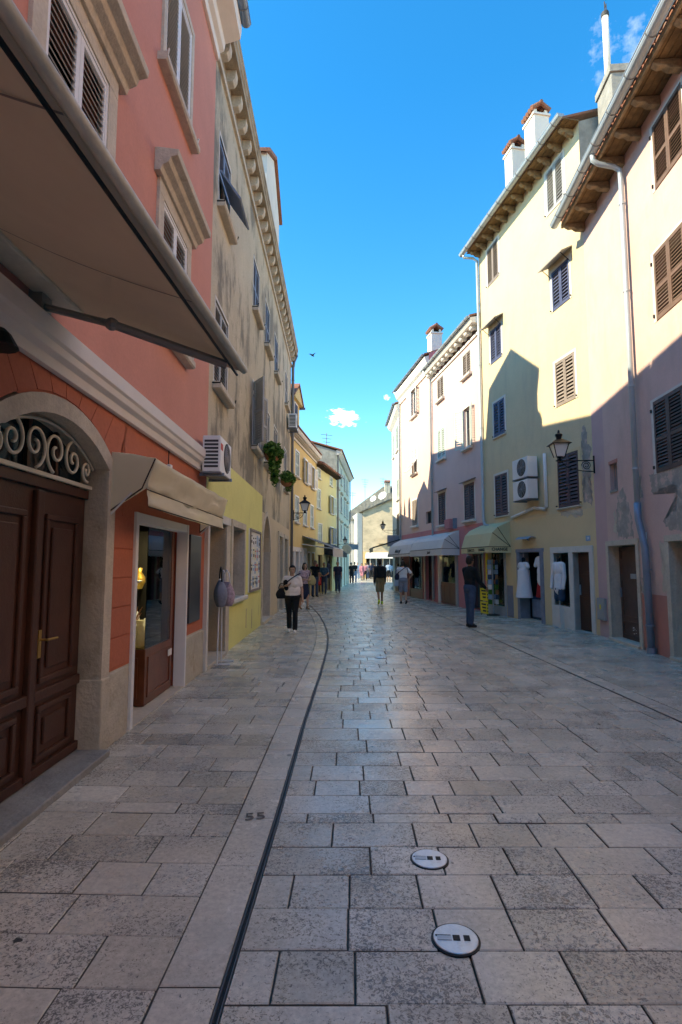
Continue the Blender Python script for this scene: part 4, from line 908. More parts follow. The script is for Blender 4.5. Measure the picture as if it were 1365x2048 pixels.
# eave: rafter brackets, boards, tiles and zinc gutter
def bracket_prof(z, n): return [(0, z - .17), (n * .45, z - .15), (n * .62, z - .09), (n * .8, z - .10), (n, z - .04), (n, z + .02), (0, z + .02)]
corbels(r1, [.45 + i * .72 for i in range(15)], bracket_prof(9.72, .46), .12, 'eave_beam', 'eave_bracket', bevel=.012)
for i in range(4):
    MB().prism_x([(.002 + i * .125, 9.745 + .004 * (i % 2)), (.122 + i * .125, 9.74 + .004 * (i % 2)), (.122 + i * .125, 9.765), (.002 + i * .125, 9.77)], 0, Q1).build('eave_board', 'eave_wood', r1, fix=True)
MB().prism_x([(.46, 9.70), (.51, 9.70), (.51, 9.80), (.46, 9.80)], 0, Q1).build('fascia_board', 'eave_beam', r1, fix=True)
roof(r1, Q1, 9.82, .50, 6.5, 2.3); tile_ends(r1, 0, Q1, .56, 9.85, .2, .32)
gutter(r1, 1.0, Q1 + .12, .64, 9.87, .10, 'zinc')
pipe(r1, [(8.3, .63, 9.82), (8.3, .62, 9.66), (8.3, .52, 9.58), (8.3, .22, 9.50), (8.3, .11, 9.42), (8.3, .10, 9.2), (8.3, .10, 6.0), (8.3, .10, 2.75)], .05, 'zinc', rings=[(8.3, .10, z) for z in (8.7, 6.9, 5.0, 3.4)])
pipe(r1, [(8.3, .10, 2.75), (8.3, .10, 2.45), (8.2, .10, 2.2), (8.1, .095, 1.9), (8.06, .09, .06)], .062, 'zinc_dark', rings=[(8.07, .09, z) for z in (1.5, .5)])
MB().tube([(8.06, .09, .1), (8.06, .09, .0)], .078, 12).build('pipe_shoe', 'zinc_dark', r1)
# cement stack with a flue pipe, against the neighbour's gable
cs = MB().box(9.75, 10.57, -1.25, -.45, 9.9, 12.9).build('chimney', 'cement', r1, bevel=.015)
MB().box(9.71, 10.60, -1.29, -.41, 12.9, 13.08).build('chimney_cap', 'cement', cs, bevel=.01)
fp = MB(); fp.tube([(10.3, -.62, 13.05), (10.3, -.62, 14.9)], .075, 14); fp.build('flue_pipe', 'white_stucco', cs, smooth=True)
cw = MB(); cw.lathe([(.09, 14.88), (.09, 14.98), (.08, 15.0)], 10.3, -.62, 12); cw.tube([(10.3, -.62, 14.95), (10.3, -.62, 15.3)], .012, 6); cw.tube([(10.22, -.62, 14.98), (10.22, -.62, 15.15), (10.3, -.62, 15.12)], .012, 6); cw.build('flue_cowl', 'vent_dark', cs)

# ------------------------------------------------------------ right side: lemon house
r2, Q2 = house('lemon_house', (5.85, 12.6), (4.83, 18.4), 'tall lemon yellow house with two chimneys and white shirts hung at its shop door')
LW = dict(w1=(4.4, 5.2, 10.85, 12.15), w2=(.7, 1.5, 10.95, 12.2), w3=(4.35, 5.12, 8.15, 9.28), w4=(.62, 1.4, 8.22, 9.3), w5=(4.27, 5.02, 5.66, 6.8), w6=(.55, 1.4, 5.64, 6.82), w7=(4.22, 5.05, 3.1, 4.42), w8=(.56, 1.46, 3.02, 4.36))
LD, LN, LDR, LS = (2.3, 3.75, 0, 1.93), (1.1, 1.78, .55, 1.88), (.27, .93, 0, 1.88), (4.55, 5.72, .28, 2.0)
wall(r2, Q2, 12.45, list(LW.values()) + [LD + (.3, 1, 'open'), LN + (.3, 2), LDR + (.2, 2), LS + (.3, 1, 'open')], ['lemon', 'lemon_low', 'trim_pale'], lambda u, z: 0 if z > 2.9 else 1, zs=(2.9,), wall_t=.25)
for k_, q in LW.items():
    m_ = dict(w1='taupe', w2='grey_shutter', w3='navy_shutter', w4='navy_shutter', w5='navy_shutter', w6='taupe', w7='mauve_shutter', w8='mauve_shutter')[k_]
    window(r2, q, m_, 'closed', (.09, 'trim_pale' if k_ != 'w8' else 'lemon_low', .012, 0, .07), None, inset=.0, mid=(), s=.085)
    if k_ in ('w7', 'w8', 'w5'): sill(r2, q[0], q[1], q[2], 'trim_stone', .06, .05, .05)
    if k_ in ('w3', 'w4'):
        z = q[3] + .08; MB().prism_x([(0, z + .13), (.30, z - .02), (.31, z + .0), (0, z + .16)][::-1], q[0] - .16, q[1] + .16).build('tin_hood', 'grey_plastic', r2)
        MB().tube([(q[0] - .05, 0, z - .2), (q[0] - .05, .25, z)], .01, 6).build('hood_strut', 'black_iron', r2); MB().tube([(q[1] + .05, 0, z - .2), (q[1] + .05, .25, z)], .01, 6).build('hood_strut', 'black_iron', r2)
    for uu in (q[0] - .06, q[1] + .06): MB().box(uu - .012, uu + .012, 0, .05, q[2] + .04, q[2] + .07).build('shutter_catch', 'black_iron', r2)
corbels(r2, [.25 + i * .5 for i in range(12)], bracket_prof(12.42, .38), .1, 'eave_beam', 'eave_bracket', bevel=.01)
for i in range(3): MB().prism_x([(.002 + i * .14, 12.445), (.137 + i * .14, 12.44), (.137 + i * .14, 12.465), (.002 + i * .14, 12.47)], -.05, Q2 + .05).build('eave_board', 'eave_wood', r2, fix=True)
roof(r2, Q2, 12.48, .44, 6.0, 2.4); tile_ends(r2, 0, Q2, .50, 12.5, .2, .32, indiv=False)
gutter(r2, -.12, Q2 + .25, .54, 12.5, .09, 'zinc', sp=.6)
pipe(r2, [(Q2 + .1, .53, 12.45), (Q2 + .1, .5, 12.32), (Q2 + .02, .2, 12.28), (Q2 - .05, .09, 12.15), (Q2 - .05, .08, 9), (Q2 - .05, .08, 3.05), (Q2 - .15, .08, 2.9), (Q2 - .5, .08, 2.82)], .045, 'zinc', rings=[(Q2 - .05, .08, z) for z in (10.6, 8.4, 6.2, 4.2)])
chimney(r2, 4.5, -.75, 12.9, 15.2, .5, .5, 'white_stucco'); chimney(r2, 3.3, -.85, 12.9, 15.35, .6, .5, 'white_stucco')
MB().add([(-.012, 0, 9.6), (-.012, -6, 9.6), (-.012, -6, 14.8), (-.012, -.35, 12.6), (-.012, 0, 12.46)], [(0, 1, 2, 3, 4)]).build('gable_wall', 'cement', r2)
# ground floor: grey framed shop door, stone framed niche and door
fr = MB(); fr.box(LD[0], LD[0] + .16, -.28, .03, 0, 1.93); fr.box(LD[1] - .16, LD[1], -.28, .03, 0, 1.93); fr.box(LD[0] - .03, LD[1] + .03, -.28, .035, 1.93, 2.03); fr.build('shop_frame', 'cloth_grey', r2, bevel=.006)
MB().box(LD[0] + .16, LD[1] - .16, -.3, .02, -.01, .03).build('door_step', 'trim_stone', r2)
def room(root, a, b, z1, depth, m='room', n0=-.3, z0=0):
    rm = MB(); rm.quad((a, -depth, z0), (b, -depth, z0), (b, -depth, z1), (a, -depth, z1)); rm.quad((a, n0, z0), (a, -depth, z0), (a, -depth, z1), (a, n0, z1)); rm.quad((b, n0, z0), (b, -depth, z0), (b, -depth, z1), (b, n0, z1)); rm.quad((a, n0, z1), (b, n0, z1), (b, -depth, z1), (a, -depth, z1)); rm.quad((a, n0, z0 + .012), (b, n0, z0 + .012), (b, -depth, z0 + .012), (a, -depth, z0 + .012))
    return rm.build('shop_interior', m, root)
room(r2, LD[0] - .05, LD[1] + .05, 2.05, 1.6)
fr = MB(); a, b = .13, 1.92
fr.box(a, LDR[0], -.22, .03, 0, 1.88); fr.box(LDR[1], LN[0], -.22, .03, 0, 1.88); fr.box(LN[1], b, -.22, .03, 0, 1.88); fr.box(a, b, -.22, .032, 1.88, 2.03); fr.box(LN[0], LN[1], -.22, .03, 0, .55)
fr.build('stone_frame', 'trim_pale', r2, bevel=.006)
d = MB().box(LDR[0] + .005, LDR[1] - .005, -.18, -.13, .02, 1.87).build('door_leaf', 'door_brown', r2)
for z0, z1 in ((.12, .8), (.9, 1.35), (1.42, 1.8)): MB().box(LDR[0] + .1, LDR[1] - .1, -.13, -.118, z0, z1).build('door_panel', 'door_brown', d, bevel=.006)
MB().box(LDR[1] - .07, LDR[1] - .03, -.13, -.1, .85, 1.1).build('door_handle', 'zinc', d)
sash(r2, LN[0] + .01, LN[1] - .01, LN[2] + .01, LN[3] - .01, 'dark_brown_shutter', -.25, 0)
pl = MB().box(.22, .38, 0, .01, 2.14, 2.26).build('house_number_plate', 'paper_blue', r2); tm = text_mesh('24', .09, .002, 'paper'); o = link('lettering', tm, pl, (.30, .012, 2.2)); o.rotation_euler = (R(90), 0, R(180))
pipe(r2, [(2.6, .05, 3.15), (2.05, .05, 3.05), (1.98, .05, 3.1), (1.98, .05, 4.55)], .045, 'plastic_white', 'conduit', n=8); pipe(r2, [(2.6, .05, 3.15), (3.9, .05, 2.98)], .045, 'plastic_white', 'conduit', n=8)
patch(r2, [(.1, 3.0), (.42, 3.05), (.4, 4.6), (.28, 4.9), (.12, 4.4)], 'cement_patch', .003, seed=21); patch(r2, [(.5, 2.72), (1.4, 2.82), (1.42, 2.96), (.5, 2.98)], 'trim_stone', .004, seed=22)
# postcard shop window
fr = MB(); fr.box(LS[0] - .08, LS[0], -.3, .04, 0, 2.02); fr.box(LS[0], Q2, -.02, .03, 0, .28); fr.build('shop_frame', 'grey_shutter', r2, bevel=.005)
room(r2, LS[0] - .05, Q2 - .02, 2.1, 1.4, 'room', z0=.2); MB().box(LS[0], LS[1], -.1, -.09, .28, 2.0).build('shop_glass', 'glass', r2)
MB().box(4.05, 4.42, .0, .01, .02, .95).build('painted_dado', 'cloth_grey', r2)

# ------------------------------------------------------------ right side: rosy, pink and white houses
r3, Q3 = house('rosy_house', (4.83, 18.4), (4.02, 23.8), 'rosy house with ball corbels under its cornice and an open mint shuttered window')
RM = dict(m1=(3.85, 4.65, 8.5, 9.45), m2=(.9, 1.68, 8.5, 9.38), m3=(3.8, 4.72, 5.95, 7.28), m4=(1.0, 1.72, 5.82, 7.32), m5=(3.88, 4.75, 3.2, 4.54), m6=(.85, 1.8, 3.18, 4.5))
RS, RE = (2.85, 4.75, .0, 1.95), (.25, 1.55, 0, 1.98)
wall(r3, Q3, 9.75, list(RM.values()) + [RS + (.3, 1, 'open'), RE + (.3, 1)], ['rosy', 'rosy_deep'], lambda u, z: 0 if z > 3.0 else 1, zs=(3.0,), wall_t=.25)
for k_, q in RM.items():
    window(r3, q, dict(m1='taupe', m2='taupe', m3='mint', m4='mint', m5='mauve_shutter', m6='mauve_shutter')[k_], 'open' if k_ == 'm4' else 'closed', (.06, 'white_stucco', .01, 0, .08), ('trim_pale', .1, .12, .09), inset=0, mid=(), s=.085, open_a=(166, 38))
    if k_ in ('m5', 'm6'): MB().prism_x([(0, q[3] + .10), (.16, q[3] + .06), (.16, q[3] + .09), (0, q[3] + .14)][::-1], q[0] - .15, q[1] + .15).build('tin_hood', 'taupe', r3)
MB().prism_x([(0, 9.6), (.05, 9.6), (.06, 9.68), (0, 9.7)][::-1], 0, Q3).build('cornice_string', 'white_stucco', r3)
for i in range(11):
    c_ = MB(); u = .3 + i * .5; c_.box(u - .07, u + .07, 0, .22, 9.82, 9.95); c_.ell((u, .2, 9.84), (.085, .09, .09), 12, 8); c_.build('corbel', 'trim_pale', r3, smooth=False)
MB().prism_x([(0, 9.95), (.3, 9.95), (.36, 10.05), (.36, 10.12), (0, 10.2)][::-1], 0, Q3).build('cornice', 'white_stucco', r3)
gutter(r3, 0, Q3 + .1, .42, 10.16, .06, 'zinc', sp=.7); roof(r3, Q3, 10.16, .38, 6, 1.9)
pipe(r3, [(Q3 - .08, .42, 10.1), (Q3 - .08, .2, 9.9), (Q3 - .08, .08, 9.75), (Q3 - .08, .08, .1)], .045, 'zinc', rings=[(Q3 - .08, .08, z) for z in (8, 6, 4)])
bx = MB().box(2.62, 2.72, .0, .14, 2.95, 3.35).build('wall_box', 'cloth_grey', r3); MB().box(2.95, 3.5, .0, .2, 2.98, 3.35).build('wall_box', 'rosy_deep', r3)
for u in (2.72, 4.78): MB().box(u - .12, u + .1, -.3, .05, 0, 2.1).build('shop_pier', 'grey_plastic' if u < 3 else 'trim_pale', r3, bevel=.006)
room(r3, 2.8, 4.8, 2.1, 1.3, 'room_green')
b_ = MB().box(2.85, 4.75, -.22, -.02, .02, .86).build('showcase_base', 'wood_red', r3, bevel=.008)
for u in (2.95, 3.6, 4.22): MB().box(u, u + .5, -.02, -.008, .14, .74).build('base_panel', 'wood_red', b_, bevel=.01)
MB().box(2.85, 4.75, -.06, -.05, .86, 1.95).build('shop_glass', 'glass', r3)
MB().box(2.85, 4.75, -.7, -.08, .86, .88).build('display_shelf', 'cloth_tan', r3); MB().box(2.85, 4.75, -.7, -.3, 1.18, 1.2).build('display_shelf', 'cloth_tan', r3)
MB().tube([(3.0, -.35, 1.92), (4.6, -.35, 1.92)], .02, 8).build('strip_lamp', 'shop_lamp', r3)
sash(r3, RE[0] + .01, RE[1] - .01, .02, 1.97, 'dark_brown_shutter', -.2, 0); surround(r3, *RE, .1, 'grey_plastic', .03, name='door_surround')

r4, Q4 = house('pink_house', (4.02, 23.8), (3.21, 29.2), 'smooth pale pink house with tiled chimney and white awning shopfront')
PW = dict(n1=(2.3, 3.2, 8.85, 10.2), n2=(2.35, 3.3, 6.0, 7.3), n3=(2.4, 3.3, 3.45, 4.7), n4=(.25, 1.1, 3.4, 3.95))
PD, PG = (.25, 1.3, 0, 2.0), (1.75, 3.7, .4, 2.0)
wall(r4, Q4, 10.6, list(PW.values()) + [PD + (.3, 1), PG + (.3, 1, 'open')], ['far_pink', 'rosy_deep'], lambda u, z: 0 if z > 3.1 else 1, zs=(3.1,), wall_t=.25)
for k_, q in PW.items():
    if k_ == 'n4': sash(r4, q[0], q[1], q[2], q[3], 'dark_brown_shutter', -.15, 0); continue
    window(r4, q, 'white_paint' if k_ != 'n3' else 'taupe', dict(n1='open', n2='flap', n3='closed')[k_], (.07, 'white_stucco', .012), ('white_stucco', .1, .12, .09), inset=0, mid=(), s=.065, open_a=(160, 12))
MB().prism_x([(0, 10.2), (.06, 10.2), (.1, 10.4), (.2, 10.5), (.28, 10.7), (.3, 10.8), (0, 10.9)][::-1], 0, Q4).build('cornice', 'white_stucco', r4)
gutter(r4, 0, Q4 + .1, .36, 10.92, .06, 'zinc_dark', sp=.8); roof(r4, Q4, 10.9, .32, 6, 2.2)
MB().add([(-.01, .1, 10.0), (-.01, -5, 10.0), (-.01, -5, 13), (-.01, .1, 10.98)], [(0, 1, 2, 3)]).build('gable_wall', 'rosy_deep', r4)
chimney(r4, .5, -.35, 10.95, 12.0, .6, .5, 'white_stucco')
pipe(r4, [(Q4 - .1, .36, 10.85), (Q4 - .1, .08, 10.5), (Q4 - .1, .08, 2.9)], .045, 'zinc')
sash(r4, PD[0] + .01, PD[1] - .01, .02, 1.99, 'door_brown', -.2, 0); surround(r4, *PD, .12, 'trim_stone', .04, name='door_surround')
fr = MB(); fr.box(PG[0] - .12, PG[0], -.3, .04, 0, 2.0); fr.box(PG[1], PG[1] + .14, -.3, .04, 0, 2.0); fr.box(PG[0], PG[1], -.06, .02, 0, .4); fr.build('shop_frame', 'wood_red', r4)
room(r4, PG[0] - .05, PG[1] + .05, 2.1, 1.2, 'room_green'); MB().box(PG[0], PG[1], -.08, -.07, .4, 2.0).build('shop_glass', 'glass', r4)
MB().box(3.9, Q4, 0, .05, 0, 2.1).build('timber_panel', 'peach_red', r4)

r5, Q5 = house('white_house', (3.21, 29.2), (3.2, 34.0), 'narrow white house with laundry frames at the bend on the right')
WW = [(1.1, 2.1, 8.0, 9.5), (1.0, 2.0, 5.2, 6.4), (1.0, 2.2, 2.9, 4.4), (3.2, 4.0, 8.0, 9.5)]
wall(r5, Q5, 10.1, WW + [(1.5, 3.5, 0, 2.1)], ['white_wall'], wall_t=.25)
for i, q in enumerate(WW): window(r5, q, 'mint' if i != 2 else 'dark_brown_shutter', 'closed', (.06, 'white_stucco', .012), ('white_stucco', .08, .1, .08), inset=0, mid=(), s=.07)
sash(r5, 1.51, 3.49, .02, 2.09, 'dark_brown_shutter', -.2, 0)
MB().prism_x([(0, 9.8), (.2, 10.0), (.3, 10.2), (0, 10.3)][::-1], 0, Q5).build('cornice', 'white_stucco', r5); gutter(r5, 0, Q5 + .1, .36, 10.3, .06, 'zinc_dark', sp=.9); roof(r5, Q5, 10.28, .3, 5, 1.6)

# ------------------------------------------------------------ end of the street
e1, EL = house('tan_gable_house', (9.0, 61.5), (2.5, 63.2), 'tan rough plastered gable house with white shop blinds closing the street')
wall(e1, EL, 7.6, [(u, u + 1.9, 0, 2.3) for u in (.7, 2.3 + .6, 4.45)][1:] + [(1.0, 2.5, 0, 2.3)], ['tan_wall', 'tan_low'], lambda u, z: 1 if z < 3.0 else 0, zs=(3.0,), depth=13, wall_t=.3)
MB().add([(0, .0, 7.6), (EL, .0, 7.6), (0, .0, 10.2)], [(1, 0, 2)]).build('gable_wall', 'tan_wall', e1)
MB().prism_x([(.25, 7.5), (.25, 7.62), (-12.8, 7.62), (-12.8, 7.5)], EL - .02, EL + .35).build('eave_board', 'eave_wood', e1, fix=True)
rf = MB(); rf.add([(EL + .4, .3, 7.6), (-.2, .3, 10.35), (-.2, -13, 10.35), (EL + .4, -13, 7.6), (EL + .4, .3, 7.48), (-.2, .3, 10.2), (-.2, -13, 10.2), (EL + .4, -13, 7.48)], [(0, 1, 2, 3), (7, 6, 5, 4), (0, 4, 5, 1), (3, 2, 6, 7), (0, 3, 7, 4)]); rf.build('roof', 'slate', e1, fix=True)
al = MB(); rnd = random.Random(3)
for i in range(60):
    t = rnd.random(); y = -rnd.random() * 12; u = EL + .3 - t * (EL + .3); z = 7.62 + (10.35 - 7.6) * t * .99; al.ell((u, y, z), (.12, .2, .05), 6, 4)
tag(al.build('loose_roof_stones', 'trim_stone', e1), kind='stuff')
for u in (1.0, 2.9, 4.45): sash(e1, u + .02, u + 1.48, .02, 2.28, 'white_paint', -.2, 0)
for u, w_ in ((2.75, 1.7), (4.4, 1.95)):
    MB().prism_x([(0, 2.9), (.5, 2.3), (.5, 2.22), (0, 2.78)][::-1], u, u + w_).build('shop_blind', 'canvas_white', e1, fix=True)
MB().box(2.6, 4.9, 0, .5, 3.9, 3.98).build('balcony_floor', 'tan_wall', e1)
for i in range(13): MB().box(2.64 + i * .185, 2.68 + i * .185, .44, .48, 3.98, 4.5).build('baluster', 'tan_wall', e1)
MB().box(2.6, 4.9, .42, .5, 4.5, 4.56).build('balcony_rail', 'tan_wall', e1)
MB().box(.3, 1.0, .0, .6, 8.55, 9.5).build('roof_stack', 'trim_stone', e1)
e1s, ES = house('white_side_house', (1.25, 76.0), (2.46, 63.26), 'bright white house side running back from the tan gable')
WS = [(u, u + .9, z, z + 1.2) for z in (3.1, 5.4) for u in (2.0, 6.0, 10.0)]
wall(e1s, ES, 7.45, WS + [(10.6, 11.6, 0, 2.2)], ['far_white'], depth=.6)
for q in WS: window(e1s, q, 'taupe', 'closed', None, None, mid=())
MB().box(0, ES, 0, .3, 7.4, 7.48).build('eave_board', 'eave_wood', e1s)
e2, E2L = house('mauve_house', (-1.5, 84), (2.6, 83.5), 'mauve house far off at the street end beside the white side wall')
e2.location = (2.6, 83.5, 0); e2.rotation_euler = (0, 0, math.atan2(.5, -4.1))
W2_ = [(u, u + .9, z, z + 1.3) for z in (3.0, 5.2) for u in (.6, 2.2)]
wall(e2, E2L, 7.4, W2_ + [(.8, 2.4, 0, 2.4)], ['lilac']); [window(e2, q, 'mauve_shutter', 'closed', None, None, mid=()) for q in W2_]
roof(e2, E2L, 7.4, .4, 6, 1.4)
# backdrop houses further along so that no gap opens at the bend
e3, E3L = house('cream_block', (16, 66), (9.2, 64.5), 'plain cream block of houses beyond the tan gable'); e3.location = (16, 66, 0); e3.rotation_euler = (0, 0, math.atan2(-1.5, -6.8))
wall(e3, E3L, 8, [], ['white_wall']); roof(e3, E3L, 8, .4, 5, 1.5)

e4 = empty('slate_roof_house', (1.1, 66, 0), 0, 'house with a lichen grey roof rising behind the tan gable', 'house')
MB().box(.1, 7.0, .1, 7.5, 0, 7.0).build('wall', 'far_white', e4)
MB().add([(-.2, -.2, 6.9), (7.2, -.2, 6.9), (7.2, 5.5, 11.9), (4.4, 5.5, 11.7), (-.2, 5.5, 8.3), (-.2, 7.6, 6.9), (7.2, 7.6, 6.9)], [(0, 1, 2, 3, 4), (4, 3, 2, 6, 5), (0, 4, 5), (1, 6, 2), (0, 5, 6, 1)]).build('roof', 'slate', e4, fix=True)
chimney(e4, 4.9, 4.6, 10.6, 11.9, .7, .6, 'trim_stone')

# the street goes on behind the camera: plain house fronts and paving
rb = MB(); rb.box(-9, -2.02, -34, -2.56, 0, 10.6); tag(rb.build('rear_left_fronts', 'beige_low'), kind='structure')
rb = MB(); rb.box(5.03, 11, -34, 1.97, 0, 9.9); tag(rb.build('rear_right_fronts', 'peach'), kind='structure')
rb = MB(); rb.box(-9, 11, -40, -34.1, 0, 9.5); tag(rb.build('rear_end_front', 'lemon'), kind='structure')
rb = MB(); rb.quad((-2.1, -34, -.008), (5.1, -34, -.008), (5.1, -2.2, -.008), (-2.1, -2.2, -.008)); tag(rb.build('rear_paving', 'trim_stone'), kind='structure')
# ------------------------------------------------------------ things on and against the houses
def on(root, name, u, n, z, label, cat, group=None, rz=0):
    """a top-level thing whose local frame sits on a facade: x along the wall, y out into the street"""
    m = Matrix.Translation(root.location) @ Matrix.Rotation(root.rotation_euler.z, 4, 'Z') @ Matrix.Translation((u, n, z))
    return empty(name, m.translation, root.rotation_euler.z + rz, label, cat, group)
# big folding-arm awning overhead on the left
t = empty('folding_awning', (-1.95, 3.8, 3.42), 0, 'large taupe folding arm awning stretched out over the arched door', 'awning')
def W(x, y, z): return (x + 1.95, y - 3.8, z - 3.42)
FB = lambda y: -.72 - (3.8 - y) * .055
cl = MB(); ys = [3.8, 3.2, 2.4, 1.6, .8, 0, -.8]; k = 8
cl.add([W(-1.95 + (FB(y) + 1.95) * i / k, y, 3.45 + (2.97 - 3.45) * i / k - .03 * math.sin(math.pi * i / k)) for y in ys for i in range(k + 1)], [(j * (k + 1) + i, (j + 1) * (k + 1) + i, (j + 1) * (k + 1) + i + 1, j * (k + 1) + i + 1) for j in range(len(ys) - 1) for i in range(k)])
o = cl.build('canvas', 'canvas_taupe', t, smooth=True); so = o.modifiers.new('solid', 'SOLIDIFY'); so.thickness = .004
for y0 in (2.75, 1.55):
    MB().add([W(-1.95 + (FB(y0) + 1.95) * f, y0 + dy, 3.442 + (2.965 - 3.442) * f - .035 * math.sin(math.pi * f) - .004) for dy in (-.006, .006) for f in [i / 8 for i in range(9)]], [(i, i + 1, 10 + i, 9 + i) for i in range(8)]).build('canvas_seam', 'taupe', o)
rl = MB(); rl.tube([W(FB(3.84) + .02, 3.84, 2.985), W(FB(-.8) + .02, -.8, 2.985)], .026, 12); rl.build('front_rail', 'awning_rail', t, smooth=True)
MB().tube([W(FB(3.82) - .025, 3.82, 2.945), W(FB(-.8) - .025, -.8, 2.952)], .009, 8).build('rail_groove', 'black_iron', t)
MB().box(*sorted((W(-2.02, 0, 0)[0], W(-1.84, 0, 0)[0])), -4.6, .0, -.05, .12).build('cassette', 'awning_rail', t, bevel=.015)
MB().tube([W(-1.86, 3.8, 3.47), W(-1.86, -.8, 3.47)], .035, 10).build('roller', 'canvas_taupe', t)
for y in (3.5, .6):
    el = W(-1.44, y - .17, 3.10); a = W(-1.98, y, 3.30); b = W(FB(y) - .03, y + .08, 2.93)
    am = MB().tube([a, el], .024, 8).tube([el, b], .030, 8).build('arm', 'arm_grey', t, smooth=False)
    MB().ell(el, (.045, .045, .04)).build('elbow', 'arm_grey', am); MB().box(a[0] - .06, a[0] + .03, a[1] - .06, a[1] + .06, a[2] - .05, a[2] + .09).build('wall_bracket', 'arm_grey', am)
t = on(h1, 'wall_spotlight', 5.55, 0, 2.84, 'small black spotlight under the white string course', 'lamp')
MB().tube([(0, .0, .02), (0, .16, .02)], .012, 8).build('stem', 'black_iron', t); MB().lathe([(.03, .03), (.06, .0), (.10, -.07), (.095, -.075)], 0, .2, 14).build('shade', 'black_iron', t)

# half folded cream canopy over the showcase
t = on(h1, 'shop_canopy', .35, 0, 2.06, 'cream canvas canopy with dark piping, half folded over the showcase door', 'awning')
Lc = 3.22; P0, P1, P2 = (0, .52), (.40, .47), (.19, .22)
def sheet(name, pa, pb, m, nx=22, ny=6, sag=.02, th=.003, seed=1, par=t):
    mb = MB()
    def q(i, j):
        f, g = i / nx, j / ny; y = pa[0] + (pb[0] - pa[0]) * g; z = pa[1] + (pb[1] - pa[1]) * g
        w_ = mnoise.noise(Vector((f * 9 + seed, g * 2.3, seed))) * sag * math.sin(math.pi * min(1, max(0, g)) * .9 + .1); return (Lc * f, y + w_ * .7, z + w_ * 1.2 - sag * .6 * math.sin(math.pi * f) * g)
    mb.add([q(i, j) for i in range(nx + 1) for j in range(ny + 1)], [(i * (ny + 1) + j, i * (ny + 1) + j + 1, (i + 1) * (ny + 1) + j + 1, (i + 1) * (ny + 1) + j) for i in range(nx) for j in range(ny)])
    o = mb.build(name, m, par, smooth=True); s_ = o.modifiers.new('solid', 'SOLIDIFY'); s_.thickness = th; return o
sheet('top_panel', (0, .54), (.40, .48), 'canvas_cream', sag=.03); sheet('front_panel', (.40, .478), (.33, .21), 'canvas_cream', sag=.075, seed=4); sheet('valance', (.335, .21), (.35, .05), 'canvas_cream', sag=.03, seed=8)
for u in (0.0, Lc):
    MB().add([(u, .004, .0), (u, .004, .54), (u, .2, .52), (u, .40, .478), (u, .33, .21)], [(0, 1, 2, 3, 4)]).build('side_cheek', 'canvas_cream', t)
    b = MB().tube([(u, .0, .0), (u, .29, .21), (u, .40, .478)], .007, 6).build('piping', 'trim_dark', t); MB().tube([(u, .02, -.02), (u, .2, .17)], .010, 8).build('bow', 'plastic_white', t); MB().tube([(u, .005, .0), (u, .005, .54)], .006, 6).build('piping', 'trim_dark', t)
MB().tube([(0, .34, .208), (Lc, .34, .2)], .006, 6).build('piping', 'trim_dark', t); MB().tube([(0, .355, .048), (Lc, .355, .045)], .006, 6).build('piping', 'trim_dark', t)

def ac_unit(t, w=.8, h=.53, d=.26, red=False, bracket=True):
    """split-system outdoor unit: side louvres, fan grille, feet; back at y = .06"""
    b = MB().box(0, w, .06, .06 + d, 0, h).build('casing', 'plastic_white', t, bevel=.015)
    c_ = (w * .40, h * .52); rr = h * .43
    MB().lathe([(rr, 0), (rr, .006), (rr - .012, .010)], 0, 0, 28).build('fan_recess', 'vent_dark', b, (c_[0], .06 + d - .002, c_[1])).rotation_euler = (R(-90), 0, 0)
    gr = MB()
    for i in range(1, 8): gr.tube([(c_[0] + rr * i / 8 * math.cos(2 * math.pi * k_ / 24), .06 + d + .012, c_[1] + rr * i / 8 * math.sin(2 * math.pi * k_ / 24)) for k_ in range(25)], .0035, 4, False)
    for i in range(8): a = math.pi * i / 4; gr.tube([(c_[0], .06 + d + .012, c_[1]), (c_[0] + rr * math.cos(a), .06 + d + .012, c_[1] + rr * math.sin(a))], .0035, 4)
    gr.build('fan_grille', 'grey_plastic', b); fb = MB()
    for i in range(3):
        a = 2 * math.pi * i / 3; fb.add([(c_[0], .06 + d + .006, c_[1])] + [(c_[0] + rr * .85 * math.cos(a + q), .06 + d + .008, c_[1] + rr * .85 * math.sin(a + q)) for q in (0, .3, .6, .9)], [(0, 1, 2), (0, 2, 3), (0, 3, 4)])
    fb.build('fan_blades', 'vent_dark', b)
    MB().box(w * .84, w * .97, .06 + d, .06 + d + .003, h * .3, h * .85).build('label_panel', 'plastic_white', b)
    for i in range(8):
        for x in (w, ): MB().box(x - .002, x + .004, .09, .03 + d, h * .12 + i * h * .1, h * .12 + i * h * .1 + h * .06).build('side_louvre', 'vent_dark', b)
    if bracket:
        for x in (.12, w - .12): MB().box(x - .015, x + .015, 0, .1 + d, -.045, -.0).build('wall_bracket', 'zinc_dark', t)
        MB().box(0, w, .05, .07 + d, -.02, -.0).build('drip_tray', 'pipe_grey', t)
    if red: MB().box(w * .80, w * .98, .06 + d + .003, .06 + d + .005, h * .62, h * .8).build('badge', 'paper_red', b)
ac_unit(on(h2, 'air_conditioner', 14.40, 0.02, 2.92, 'white air conditioner above the cream canopy end', 'air conditioner', 'outdoor air conditioners'), red=True)
ac_unit(on(h2, 'air_conditioner', .95, .02, 6.95, 'air conditioner high on the beige wall beside the long downpipe', 'air conditioner', 'outdoor air conditioners'), .85, .56, .3)
ac_unit(on(r2, 'air_conditioner', 2.3, .02, 3.98, 'upper air conditioner of the pair on the lemon wall', 'air conditioner', 'outdoor air conditioners'), .86, .56, .3)
